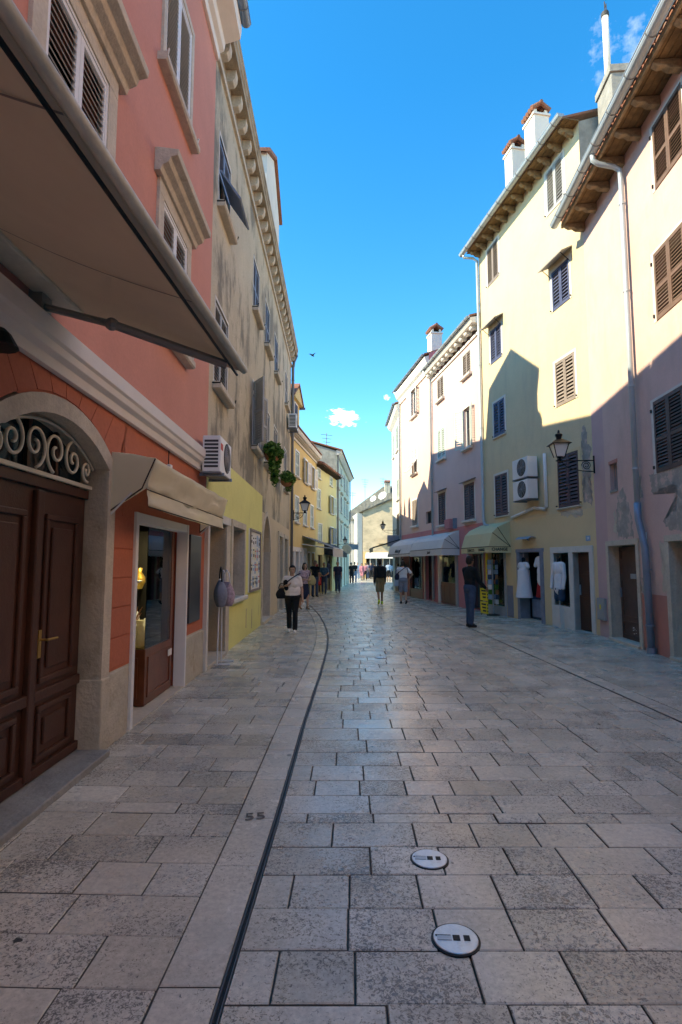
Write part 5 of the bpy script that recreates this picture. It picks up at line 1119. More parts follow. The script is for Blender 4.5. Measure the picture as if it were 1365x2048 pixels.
ac_unit(on(r2, 'air_conditioner', 2.32, .02, 3.38, 'lower air conditioner of the pair on the lemon wall', 'air conditioner', 'outdoor air conditioners'), .84, .54, .3)

def lantern(t, reach, s=1.0, scroll_up=False):
    """wrought bracket from the wall with a glazed four-sided lantern standing at its end; z = 0 at the arm"""
    b = MB(); b.tube([(0, .0, 0), (0, reach + .08 * s, 0)], .013 * s, 8); b.box(-.02, .02, 0, .025, -.28 * s, .10 * s)
    br = b.build('bracket', 'black_iron', t)
    MB().tube([(0, .02, -.24 * s)] + [(0, .02 + (reach - .08) * math.sin(R(a)) , -.24 * s + .22 * s * (1 - math.cos(R(a)))) for a in (20, 40, 60, 80, 90)], .010 * s, 6).build('brace', 'black_iron', br)
    p = [(0, .17 * s + .10 * s * (1 - i / 40 * .8) * math.cos(i * .33), -.11 * s + .10 * s * (1 - i / 40 * .8) * math.sin(i * .33)) for i in range(38)]
    MB().tube(p, .008 * s, 6).build('scroll', 'black_iron', br)
    y = reach
    def ring(r0, r1, z0, z1, nm, m, par=t):
        vs = [(q * r0, y + w_ * r0, z0) for q, w_ in ((-1, -1), (1, -1), (1, 1), (-1, 1))] + [(q * r1, y + w_ * r1, z1) for q, w_ in ((-1, -1), (1, -1), (1, 1), (-1, 1))]
        return MB().add(vs, [(0, 1, 5, 4), (1, 2, 6, 5), (2, 3, 7, 6), (3, 0, 4, 7), (3, 2, 1, 0), (4, 5, 6, 7)]).build(nm, m, par)
    MB().lathe([(.02 * s, 0), (.05 * s, .03 * s), (.03 * s, .06 * s), (.075 * s, .09 * s)], 0, y, 10).build('base', 'black_iron', t)
    ring(.085 * s, .155 * s, .09 * s, .36 * s, 'glass', 'lamp_glass')
    for q, w_ in ((-1, -1), (1, -1), (1, 1), (-1, 1)): MB().tube([(q * .088 * s, y + w_ * .088 * s, .085 * s), (q * .16 * s, y + w_ * .16 * s, .365 * s)], .011 * s, 6).build('corner_bar', 'black_iron', t)
    rf_ = ring(.20 * s, .06 * s, .36 * s, .47 * s, 'roof', 'black_iron'); ring(.205 * s, .205 * s, .35 * s, .362 * s, 'eave', 'black_iron', rf_)
    MB().lathe([(.05 * s, .47 * s), (.06 * s, .52 * s), (.075 * s, .55 * s), (.075 * s, .58 * s), (.03 * s, .6 * s), (.02 * s, .66 * s), (.005 * s, .68 * s)], 0, y, 10).build('finial', 'black_iron', rf_)
LG = 'wall lanterns along the street'
lantern(on(r1, 'wall_lantern', 10.55, .0, 3.98, 'black wall lantern in front of the lemon house shutters', 'lamp', LG), .78, 1.08)
lantern(on(h2, 'wall_lantern', .16, .16, 3.72, 'black wall lantern on scroll bracket beside the left downpipe', 'lamp', LG), .48, 1.12)
lantern(on(r5, 'wall_lantern', 2.6, .0, 3.55, 'wall lantern reaching out before the tan gable', 'lamp', LG), .78, .85)
lantern(on(h5, 'wall_lantern', 11.0, .0, 2.85, 'small far wall lantern on the sage house', 'lamp', LG), .5, .8)

def canopy(t, L, n=.7, zt=.85, zm=.68, zb=.2, vz=.18, m='canvas_white', scallop=False, ends=True, nm=.42):
    """dome-fronted shop canopy: flat slope, round front, valance; y = 0 at the wall, z = 0 at the valance hem"""
    pr = [(0, zt), (nm, zm), (nm + (n - nm) * .55, zm - (zm - zb) * .28), (n, zb)]; b = MB()
    for (y0, z0), (y1, z1) in zip(pr, pr[1:]): b.quad((0, y0, z0), (L, y0, z0), (L, y1, z1), (0, y1, z1))
    o = b.build('canvas', m, t); s_ = o.modifiers.new('s', 'SOLIDIFY'); s_.thickness = .004
    v = MB(); k = int(L / .12)
    for i in range(k):
        a, e = L * i / k, L * (i + 1) / k; d = .035 if scallop else 0
        v.add([(a, n + .003, zb), (e, n + .003, zb), (e, n + .003, zb - vz + d), ((a + e) / 2, n + .003, zb - vz - d * .4), (a, n + .003, zb - vz + d)], [(0, 1, 2, 3, 4)])
    vo = v.build('valance', m, t); s_ = vo.modifiers.new('s', 'SOLIDIFY'); s_.thickness = .003
    for u in (0, L):
        MB().add([(u, 0, zb)] + [(u, y, z) for y, z in pr], [(0, 1, 2, 3, 4)]).build('side_panel', m, t)
        MB().quad((u, 0, zb), (u, n, zb), (u, n, zb - vz), (u, 0, zb - vz)).build('side_valance', m, t)
        for y, z in pr[1:]: MB().tube([(u + (.006 if u else -.006), 0.01, zb), (u + (.006 if u else -.006), y, z)], .008, 6).build('bow', 'trim_dark', t)
    MB().tube([(0, n, zb), (L, n, zb)], .012, 6).build('front_rod', 'trim_dark', t); return t
t = canopy(on(r2, 'shop_canopy', 4.12, .0, 1.93, 'yellow shop canopy lettered CHANGE over the postcard window', 'awning'), 2.1, .72, .97, .78, .19, .18, 'canvas_yellow', True)
def letters(t, txt, size, x, y, z, shear=0, bold=.001, tilt=0):
    o = link('lettering', text_mesh(txt, size, .002, 'ink', bold, shear), t, (x, y, z)); o.rotation_euler = (R(90 - tilt), 0, R(180)); return o
def letters_side(t, txt, size, x, y, z, bold=.001):
    o = link('lettering', text_mesh(txt, size, .002, 'ink', bold), t, (x, y, z)); o.rotation_euler = (R(90), 0, R(90)); o.rotation_euler = (R(90), 0, R(-90)); return o
letters_side(t, 'CHANGE', .125, -.012, .37, .11, .003); letters(t, 'TOBACCO', .11, 1.3, .73, .1, 0, .002); letters(t, 'CHANGE', .11, .5, .73, .1, 0, .002)
t = canopy(on(r3, 'shop_canopy', 2.42, .0, 1.92, 'white canopy over the jewellery window, nearer of the joined pair', 'awning', 'joined white canopies'), 4.3, .72, .95, .75, .26, .25)
letters(t, 'Jazzel', .17, 1.55, .73, .14, .25, .003)
t = canopy(on(r4, 'shop_canopy', 1.32, .0, 1.95, 'white canopy with script lettering, farther of the joined pair', 'awning', 'joined white canopies'), 4.2, .75, .92, .72, .12, .12)
letters(t, 'Moda mgl', .26, 2.2, .72, .28, .3, .004, 18)
# left: grey and black awnings
t = on(h3, 'slope_awning', .0, .0, 2.12, 'dark grey sloping awning with pale front flap on the ochre house', 'awning')
MB().prism_x([(0, .78), (1.45, .22), (1.46, .235), (0, .8)][::-1], .0, 3.75).build('canvas', 'canvas_grey', t, fix=True); MB().box(0, 3.75, 1.45, 1.47, -.18, .22).build('valance', 'canvas_white', t)
MB().tube([(0, 1.46, .22), (3.75, 1.46, .22)], .025, 8).build('front_rail', 'plastic_white', t); MB().tube([(3.7, 0, .4), (3.72, 1.42, .2)], .02, 6).build('arm', 'plastic_white', t); MB().tube([(.05, 0, .4), (.05, 1.42, .2)], .02, 6).build('arm', 'plastic_white', t)
t = on(h4, 'slope_awning', .6, .0, 1.95, 'small black awning beyond the grey one on the pale yellow house', 'awning')
MB().prism_x([(0, .85), (.8, .28), (.81, .29), (0, .87)][::-1], 0, 2.6).build('canvas', 'canvas_black', t, fix=True); MB().box(0, 2.6, .8, .81, .05, .28).build('valance', 'canvas_black', t)
for u in (0, 2.6): MB().add([(u, 0, .85), (u, .8, .28), (u, .8, .05), (u, 0, .2)], [(0, 1, 2, 3)]).build('side_panel', 'canvas_black', t)
t = on(r5, 'slope_awning', .5, .0, 2.35, 'black awning at the bend in front of the tan gable', 'awning')
MB().prism_x([(0, .55), (1.5, .12), (1.5, .16), (0, .6)][::-1], 0, 3.2).build('canvas', 'canvas_black', t, fix=True); MB().tube([(0, 1.5, .12), (3.2, 1.5, .12)], .04, 8).build('front_rail', 'grey_plastic', t); MB().box(.0, 3.2, 1.48, 1.5, -.1, .1).build('valance', 'grey_plastic', t)
# hanging signs
t = on(h5, 'hanging_sign', 9.6, .0, 2.45, 'oval carved sign hanging from the sage house', 'sign'); MB().lathe([(.3, 0), (.33, .02), (.33, .05), (.3, .07)], 0, 0, 20).build('board', 'trim_stone', t, (0, .5, .1)).rotation_euler = (0, R(90), 0); MB().tube([(0, 0, .46), (0, .9, .46)], .015, 6).build('rod', 'black_iron', t)
t = on(h5, 'hanging_sign', 3.6, .0, 2.7, 'dark rectangular sign hanging beyond the sage house lamp', 'sign'); MB().box(-.04, .04, .2, .95, 0, .42).build('board', 'zinc_dark', t); MB().tube([(0, 0, .5), (0, 1.0, .5)], .015, 6).build('rod', 'black_iron', t)
t = on(r5, 'hanging_sign', .6, .0, 2.55, 'blue grey box sign above the black awning', 'sign'); MB().box(-.08, .08, .05, .7, 0, .6).build('board', 'cloth_grey', t, bevel=.01)
t = on(r2, 'wall_lamp', 3.05, .0, 2.3, 'flat dark shade lamp above the shop door', 'lamp'); MB().prism_x([(0, .05), (.12, .07), (.2, .02), (.21, .0), (.12, .04), (0, .03)][::-1], -.38, .38).build('shade', 'zinc_dark', t, fix=True); MB().tube([(0, 0, -.03), (0, .1, .04)], .02, 6).build('arm', 'zinc_dark', t)

# notice board with bills
t = on(h2, 'notice_board', 8.85, .0, .96, 'glazed notice board crowded with paper bills on the yellow wall', 'board')
MB().box(0, 1.65, 0, .03, 0, 1.45).build('backing', 'paper', t)
for a, b, c_, d in ((0, 1.65, 0, .05), (0, 1.65, 1.40, 1.45), (0, .05, .05, 1.40), (1.6, 1.65, .05, 1.40)): MB().box(a, b, .03, .06, c_, d).build('rim', 'taupe', t)
rnd = random.Random(8)
for i in range(5):
    for j in range(4):
        x, z = .08 + i * .30 + rnd.uniform(0, .03), .08 + j * .32 + rnd.uniform(0, .03); w_, hh = rnd.uniform(.2, .27), rnd.uniform(.24, .3)
        p = MB().box(x, x + w_, .031, .034, z, z + hh).build('bill', rnd.choice(['paper', 'paper', 'canvas_white', 'cloth_sky', 'canvas_cream']), t)
        q = MB(); q.box(x + .03, x + w_ - .03, .034, .0355, z + hh - .08, z + hh - .05); q.box(x + .03, x + w_ * .7, .034, .0355, z + .06, z + .13); q.build('print', rnd.choice(['ink', 'paper_red', 'paper_blue', 'ink']), p)
# flower baskets
def foliage(t, spots, n, size, m, seed):
    rnd = random.Random(seed); mb = MB()
    for i in range(n):
        cx_, cy_, cz_, rx, ry, rz = rnd.choice(spots); v = Vector((rnd.gauss(0, 1), rnd.gauss(0, 1), rnd.gauss(0, 1))).normalized() * (rnd.random() ** .4)
        p = Vector((cx_ + v.x * rx, cy_ + v.y * ry, cz_ + v.z * rz)); a = Vector((rnd.gauss(0, 1), rnd.gauss(0, 1), rnd.gauss(0, .6))).normalized(); b = a.cross(Vector((rnd.gauss(0, 1), rnd.gauss(0, 1), rnd.gauss(0, 1)))).normalized(); s_ = size * rnd.uniform(.6, 1.3)
        mb.add([p - a * s_, p + b * s_ * .45 + Vector((0, 0, s_ * .15)), p + a * s_, p - b * s_ * .45], [(0, 1, 2, 3)])
    return tag(mb.build('foliage', m, t), kind='stuff')
for u, z, lab, sd_, tr_ in ((8.9, 4.38, 'large trailing flower basket under the grey shutters on the beige wall', 1, 1), (4.9, 4.3, 'smaller leafy flower basket beside the long downpipe', 2, 0)):
    t = on(h2, 'flower_basket', u, .32, z, lab, 'plant', 'flower baskets on the beige house')
    MB().lathe([(.08, -.14), (.16, -.08), (.21, .04), (.24, .1), (.22, .1)], 0, 0, 18).build('pot', 'terracotta', t, smooth=True); MB().tube([(0, -.32, .0), (0, -.2, .0)], .014, 6).build('hook', 'black_iron', t)
    sp = [(0, 0, .2, .46, .26, .17), (.3, .04, .12, .2, .2, .17), (-.33, .06, .1, .22, .22, .2), (0, .18, .08, .24, .12, .14)] + ([(-.28, .03, -.25, .14, .14, .42), (-.36, .02, -.45, .1, .1, .3), (.22, .02, -.2, .07, .08, .35), (-.15, .12, -.05, .12, .1, .25)] if tr_ else [(-.3, .03, -.05, .12, .12, .25)])
    foliage(t, sp, 1700 if tr_ else 1000, .055, 'leaf', sd_); foliage(t, sp, 900 if tr_ else 500, .05, 'leaf_dark', sd_ + 9)

# bags hanging at the second shop entry
t = on(h2, 'clothes_rail', 13.95, .12, 0, 'white metal stand at the yellow shop entry', 'stand')
for x in (-.16, .16): MB().tube([(x, .0, .0), (x * .5, .0, 1.35)], .013, 6).build('leg', 'plastic_white', t); MB().tube([(x, -.2, .015), (x, .2, .015)], .013, 6).build('foot', 'plastic_white', t)
MB().tube([(-.12, 0, 1.35), (.12, 0, 1.35)], .013, 6).build('bar', 'plastic_white', t)
def bag(t, w, h, d, m, strap='black_iron'):
    mb = MB(); n = 14
    for j in range(9):
        f = j / 8; ww = w * (.80 + .35 * math.sin(math.pi * min(1, f * 1.05)) - .35 * f * f); dd = d * (.55 + .6 * math.sin(math.pi * f) - .25 * f)
        mb.v += [(ww / 2 * math.copysign(abs(math.cos(a)) ** .7, math.cos(a)), dd / 2 * math.copysign(abs(math.sin(a)) ** .7, math.sin(a)), h * f) for a in [2 * math.pi * i / n for i in range(n)]]
    for j in range(8):
        for i in range(n): mb.f.append([j * n + i, j * n + (i + 1) % n, (j + 1) * n + (i + 1) % n, (j + 1) * n + i]); mb.mi.append(0)
    mb.f += [list(range(n))[::-1], list(range(8 * n, 9 * n))]; mb.mi += [0, 0]; mb.build('body', m, t, smooth=True)
    MB().tube([(-w * .3, 0, h * .95), (-w * .2, 0, h * 1.35), (0, 0, h * 1.5), (w * .2, 0, h * 1.35), (w * .3, 0, h * .95)], .012, 6).build('handle', strap, t, smooth=True)
bag(on(h2, 'handbag', 14.05, .14, .92, 'dark grey shopping bag hanging at the yellow shop entry', 'bag', rz=.4), .34, .42, .2, 'cloth_grey')
bag(on(h2, 'handbag', 13.68, .16, .90, 'pale patterned bag hanging beside the dark grey one', 'bag', rz=.9), .30, .40, .2, 'cloth_pattern', 'cloth_white')
bag(on(h2, 'handbag', 13.4, .05, .95, 'white canvas bag farthest back at the yellow shop entry', 'bag', rz=.5), .3, .36, .18, 'cloth_white', 'cloth_white')

# goods in the near showcase
def on_w(name, u, n, z, label, cat, group=None): return on(h1, name, u, n, z, label, cat, group)
t = on_w('white_bowl', 1.8, -.45, 1.29, 'white footed bowl on the glass shelf of the near showcase', 'bowl'); MB().lathe([(.05, 0), (.02, .03), (.03, .05), (.12, .09), (.15, .11), (.14, .112), (.1, .09)], n=18).build('bowl', 'plastic_white', t, smooth=True)
t = on_w('coral_branch', 1.88, -.40, .655, 'orange coral branch in a white pot inside the near showcase', 'ornament'); MB().lathe([(.06, 0), (.07, .02), (.085, .17), (.08, .17)], n=16).build('pot', 'plastic_white', t)
rnd = random.Random(5); cb = MB()
for i in range(26):
    a = rnd.uniform(0, 6.28); r_ = rnd.uniform(.02, .14); z_ = rnd.uniform(.25, .5); cb.tube([(0, 0, .12), (r_ * .4 * math.cos(a), r_ * .4 * math.sin(a), z_ * .6), (r_ * math.cos(a), r_ * math.sin(a), z_)], [.012, .009, .004], 5)
cb.build('branches', 'terracotta', t)
t = on_w('plate_ornament', 1.7, -.6, 1.42, 'round brass plate standing on the near showcase shelf', 'ornament'); MB().lathe([(.02, 0), (.15, .02), (.17, .035), (.165, .04), (.03, .02)], n=24).build('plate', 'gold', t, (0, 0, .06)).rotation_euler = (R(-80), 0, 0)
for i, (u, n_, m_) in enumerate(((1.45, -.3, 'canvas_cream'), (1.30, -.42, 'paper'), (1.58, -.28, 'sign_yellow'), (1.42, -.5, 'cloth_white'))):
    t = on_w('jewellery_stand', u, n_, .656, ('cream neck stand at the showcase front', 'pale box stand at the far corner of the showcase', 'small yellow ornament in the showcase', 'white bust stand at the showcase back')[i], 'stand', 'jewellery stands in the showcase')
    MB().lathe([(.06, 0), (.065, .02), (.05, .06), (.06, .12), (.035, .17 + .05 * i), (.02, .2 + .05 * i), (.005, .21 + .05 * i)] if i != 2 else [(.02, 0), (.04, .03), (.03, .06), (.005, .07)], n=12).build('stand', m_, t, smooth=True)
for i, (u, z_, hh, m_) in enumerate(((2.0, .656, .30, 'canvas_cream'), (1.72, .656, .22, 'plastic_white'), (1.36, 1.29, .26, 'gold'), (1.98, 1.29, .3, 'terracotta'), (1.55, 1.29, .18, 'canvas_cream'))):
    t = on_w('vase', u, -.24 if z_ < 1 else -.50, z_, ('tall cream vase at the near corner of the showcase', 'squat white vase in the middle of the showcase', 'gold vase at the far end of the showcase shelf', 'terracotta vase at the near end of the showcase shelf', 'small cream vase in the middle of the showcase shelf')[i], 'vase', 'vases in the near showcase')
    MB().lathe([(hh * .16, 0), (hh * .3, hh * .3), (hh * .28, hh * .55), (hh * .11, hh * .8), (hh * .16, hh), (hh * .12, hh)], n=16).build('vase', m_, t, smooth=True)
t = on_w('display_lamp', 1.62, -.2, 1.9, 'small lit spotlight inside the near showcase', 'lamp'); MB().tube([(0, 0, .12), (0, 0, .02)], .008, 6).build('stem', 'zinc', t); MB().lathe([(.015, .04), (.03, .0), (.028, .0)], n=10).build('shade', 'zinc', t); MB().ell((0, 0, -.002), (.024, .024, .014), 8, 6).build('bulb', emit_mat('display_bulb', (1, .86, .62), 500), t)
# jewellery in the rosy house window
rnd = random.Random(6); q = 0
for z, k_, n_ in ((.88, 9, -.2), (1.2, 7, -.36)):
    for i in range(k_):
        u = 3.0 + (1.6) * (i + .5) / k_; hh = rnd.uniform(.12, .24) if z < 1 else rnd.uniform(.2, .36)
        t = on(r3, 'jewellery_bust', u, n_, z + .002, ('gold bust in the lower row of the jewellery window' if z < 1 else 'pale bust in the upper row of the jewellery window'), 'stand', ('lower row of jewellery busts' if z < 1 else 'upper row of jewellery busts'))
        MB().lathe([(.05, 0), (.055, .02), (.06, hh * .5), (.04, hh * .75), (.02, hh * .85), (.02, hh)], n=10).build('bust', 'gold' if z < 1 else 'canvas_cream', t, smooth=True)
rnd = random.Random(16)
for i, (u, z, w_, hh, m_) in enumerate(((1.95, .42, .3, .5, 'cloth_sky'), (2.35, .42, .26, .7, 'cloth_rose'), (2.75, .42, .3, .55, 'canvas_cream'), (3.15, .42, .28, .75, 'denim_pale'), (3.45, .42, .2, .4, 'cloth_tan'))):
    t = on(r4, 'window_display', u, -.35, z, ('pale blue', 'rose', 'cream', 'tallest faded blue', 'small tan')[i] + ' draped stand in the far canopy shop window', 'display', 'draped stands in the far shop window')
    MB().lathe([(w_ * .5, 0), (w_ * .42, hh * .3), (w_ * .3, hh * .7), (w_ * .2, hh * .9), (w_ * .05, hh)], n=12).build('drape', m_, t, smooth=True); MB().lathe([(.02, hh), (.05, hh + .05), (.04, hh + .1), (.01, hh + .12)], n=10).build('knob', 'gold', t)
for i in range(6):
    u = 2.42 + (i % 3) * .42; z = 1.62 - (i // 3) * .5
    MB().box(u, u + .3, -1.58, -1.5, z - .3, z).build('stock_shelf_box', ('cloth_sky', 'paper', 'cloth_rose', 'denim_pale', 'canvas_cream', 'cloth_grey')[i], r2)
# postcards and yellow signs of the change shop
t = on(r2, 'postcard_rack', 4.95, .22, 0, 'tall revolving rack of postcards at the change shop window', 'rack')
MB().tube([(0, 0, .0), (0, 0, 1.75)], .02, 8).build('pole', 'zinc', t); MB().lathe([(.2, 0), (.2, .03), (.05, .05)], n=16).build('base', 'black_iron', t); rnd = random.Random(9)
for j in range(9):
    for s_ in range(4):
        a = math.pi / 2 * s_ + .5; x, y = .15 * math.cos(a), .15 * math.sin(a)
        MB().box(-.07, .07, -.004, .004, 0, .14).build('postcard', rnd.choice(['paper_blue', 'cloth_sky', 'paper', 'terracotta', 'leaf', 'denim']), t, (x, y, .35 + j * .155), a + math.pi / 2)
t = on(r2, 'yellow_sign', 5.0, .5, 0, 'pair of stacked bright yellow exchange signs beside the man in black', 'sign'); 
for z0, z1 in ((.06, .42), (.46, .84)):
    bo = MB().box(-.24, .24, -.02, .02, z0, z1).build('board', 'sign_yellow', t)
    for y_ in (.021,):
        for k_ in range(3): MB().box(-.18, .16 - k_ * .05, y_, y_ + .002, z1 - .1 - k_ * .1, z1 - .05 - k_ * .1).build('print', 'ink' if k_ else 'cloth_navy', bo)
    for k_ in range(3): MB().box(-.242 - .002, -.241, -.015, .015, z1 - .1 - k_ * .1, z1 - .06 - k_ * .1).build('print', 'ink', bo)
for x in (-.2, .2): MB().tube([(x, 0, 0), (x, 0, .84)], .012, 6).build('leg', 'black_iron', t)
for i in range(5):
    for j in range(5):
        MB().box(5.1 + i * .12, 5.2 + i * .12, -.14, -.13, .75 + j * .24, .93 + j * .24).build('window_postcard', random.choice(['paper_blue', 'paper', 'cloth_red', 'taupe', 'cloth_sky', 'denim', 'gold']), r2)
MB().box(5.75, 5.87, .0, .03, 1.05, 1.95).build('yellow_placard', 'sign_yellow', r2)

# aerials, dishes and a bird
def aerial(x, y, z, h, bars, lab):
    t = empty('roof_aerial', (x, y, z), .5, lab, 'aerial', 'television aerials on the roofs'); MB().tube([(0, 0, 0), (0, 0, h)], .03, 6).build('mast', 'pipe_grey', t)
    for i in range(bars): MB().tube([(-.5 + .1 * i, 0, h - .15 - i * .28), (.5 - .08 * i, 0, h - .15 - i * .28)], .018, 4).build('crossbar', 'pipe_grey', t)
aerial(-1.1, 41, 9.9, 1.6, 3, 'tall aerial on the sage house roof'); aerial(-.8, 43, 9.9, .9, 2, 'short aerial on the sage house roof')
aerial(2.9, 66, 7.9, 4.0, 4, 'tall comb aerial on the tan gable roof'); aerial(5.1, 66, 9.0, 3.0, 3, 'right hand aerial on the tan gable roof'); aerial(5.7, 67, 9.2, 2.5, 2, 'rightmost thin aerial on the tan gable roof'); aerial(1.5, 70, 7.6, 3.2, 2, 'leftmost thin aerial behind the tan gable roof')
for x, z, s_, lab in ((3.75, 8.9, .42, 'smaller white satellite dish on the tan gable roof'), (4.8, 9.25, .55, 'larger white satellite dish on the tan gable roof')):
    t = empty('satellite_dish', (x, 62.6, z - .9), 0, lab, 'dish', 'satellite dishes'); MB().tube([(0, 0, 0), (0, 0, .9)], .03, 6).build('mast', 'pipe_grey', t)
    o = MB().lathe([(.05, 0), (s_ * .6, .06), (s_ * .95, .18), (s_ * .93, .19), (s_ * .55, .08)], n=20).build('dish', 'plastic_white', t, (0, -.1, .95)); o.rotation_euler = (R(62), 0, R(-35))
t = empty('bird', (-1.62, 30, 13.3), R(60), 'small dark bird flying in the open sky', 'bird')
MB().ell((0, 0, 0), (.20, .045, .045), 10, 8).build('body', 'cloth_black', t, smooth=True)
for s_ in (-1, 1): MB().add([(.08, s_ * .03, .02), (.02, s_ * .22, .10), (-.14, s_ * .42, .03), (-.05, s_ * .2, .07), (-.06, s_ * .03, .02)], [(0, 1, 3, 4), (1, 2, 3)]).build('wing', 'cloth_black', t)
MB().add([(-.17, .02, 0), (-.30, .06, 0), (-.25, 0, 0), (-.30, -.06, 0), (-.17, -.02, 0)], [(0, 1, 2, 3, 4)]).build('tail', 'cloth_black', t)
# ------------------------------------------------------------ people
def V3(*a): return Vector(a)
def cap_mesh(mb, p0, p1, r0, r1, n=10, sx=1.0, sy=1.0):
    """closed tapered capsule between two points, as stacked rings"""
    p0, p1 = Vector(p0), Vector(p1); d = p1 - p0; L = d.length
    t = d.normalized() if L > 1e-6 else Vector((0, 0, 1)); a = Vector((1, 0, 0)) if abs(t.x) < .8 else Vector((0, 1, 0)); a = (a - t * a.dot(t)).normalized(); b = t.cross(a)
    rings = []
    for i in range(1, 5): q = math.pi / 2 * (1 - i / 4); rings.append((p0 - t * r0 * math.sin(q), r0 * math.cos(q)))
    for i in range(0, 4): q = math.pi / 2 * i / 4; rings.append((p1 + t * r1 * math.sin(q), r1 * math.cos(q)))
    vs = [p0 - t * r0]; 
    for c_, r in rings:
        for k in range(n): q = 2 * math.pi * k / n; vs.append(c_ + (a * math.cos(q) * sx + b * math.sin(q) * sy) * r)
    vs.append(p1 + t * r1); fs = []; m = len(rings)
    for k in range(n): fs.append((0, 1 + (k + 1) % n, 1 + k)); fs.append((len(vs) - 1, 1 + (m - 1) * n + k, 1 + (m - 1) * n + (k + 1) % n))
    for i in range(m - 1):
        for k in range(n): fs.append((1 + i * n + k, 1 + i * n + (k + 1) % n, 1 + (i + 1) * n + (k + 1) % n, 1 + (i + 1) * n + k))
    mb.add(vs, fs)
def fuse(name, mb, m, parent, vox, smooth_it=4):
    """weld overlapping closed shapes into one continuous skin"""
    o = mb.build(name, m, parent, fix=False)
    r = o.modifiers.new('r', 'REMESH'); r.mode = 'VOXEL'; r.voxel_size = vox; r.use_smooth_shade = True
    s = o.modifiers.new('s', 'SMOOTH'); s.factor = .5; s.iterations = smooth_it
    dg = bpy.context.evaluated_depsgraph_get(); me = bpy.data.meshes.new_from_object(o.evaluated_get(dg))
    o.modifiers.clear(); o.data = me
    if not me.materials: me.materials.append(M[m])
    me.polygons.foreach_set('use_smooth', [True] * len(me.polygons)); return o

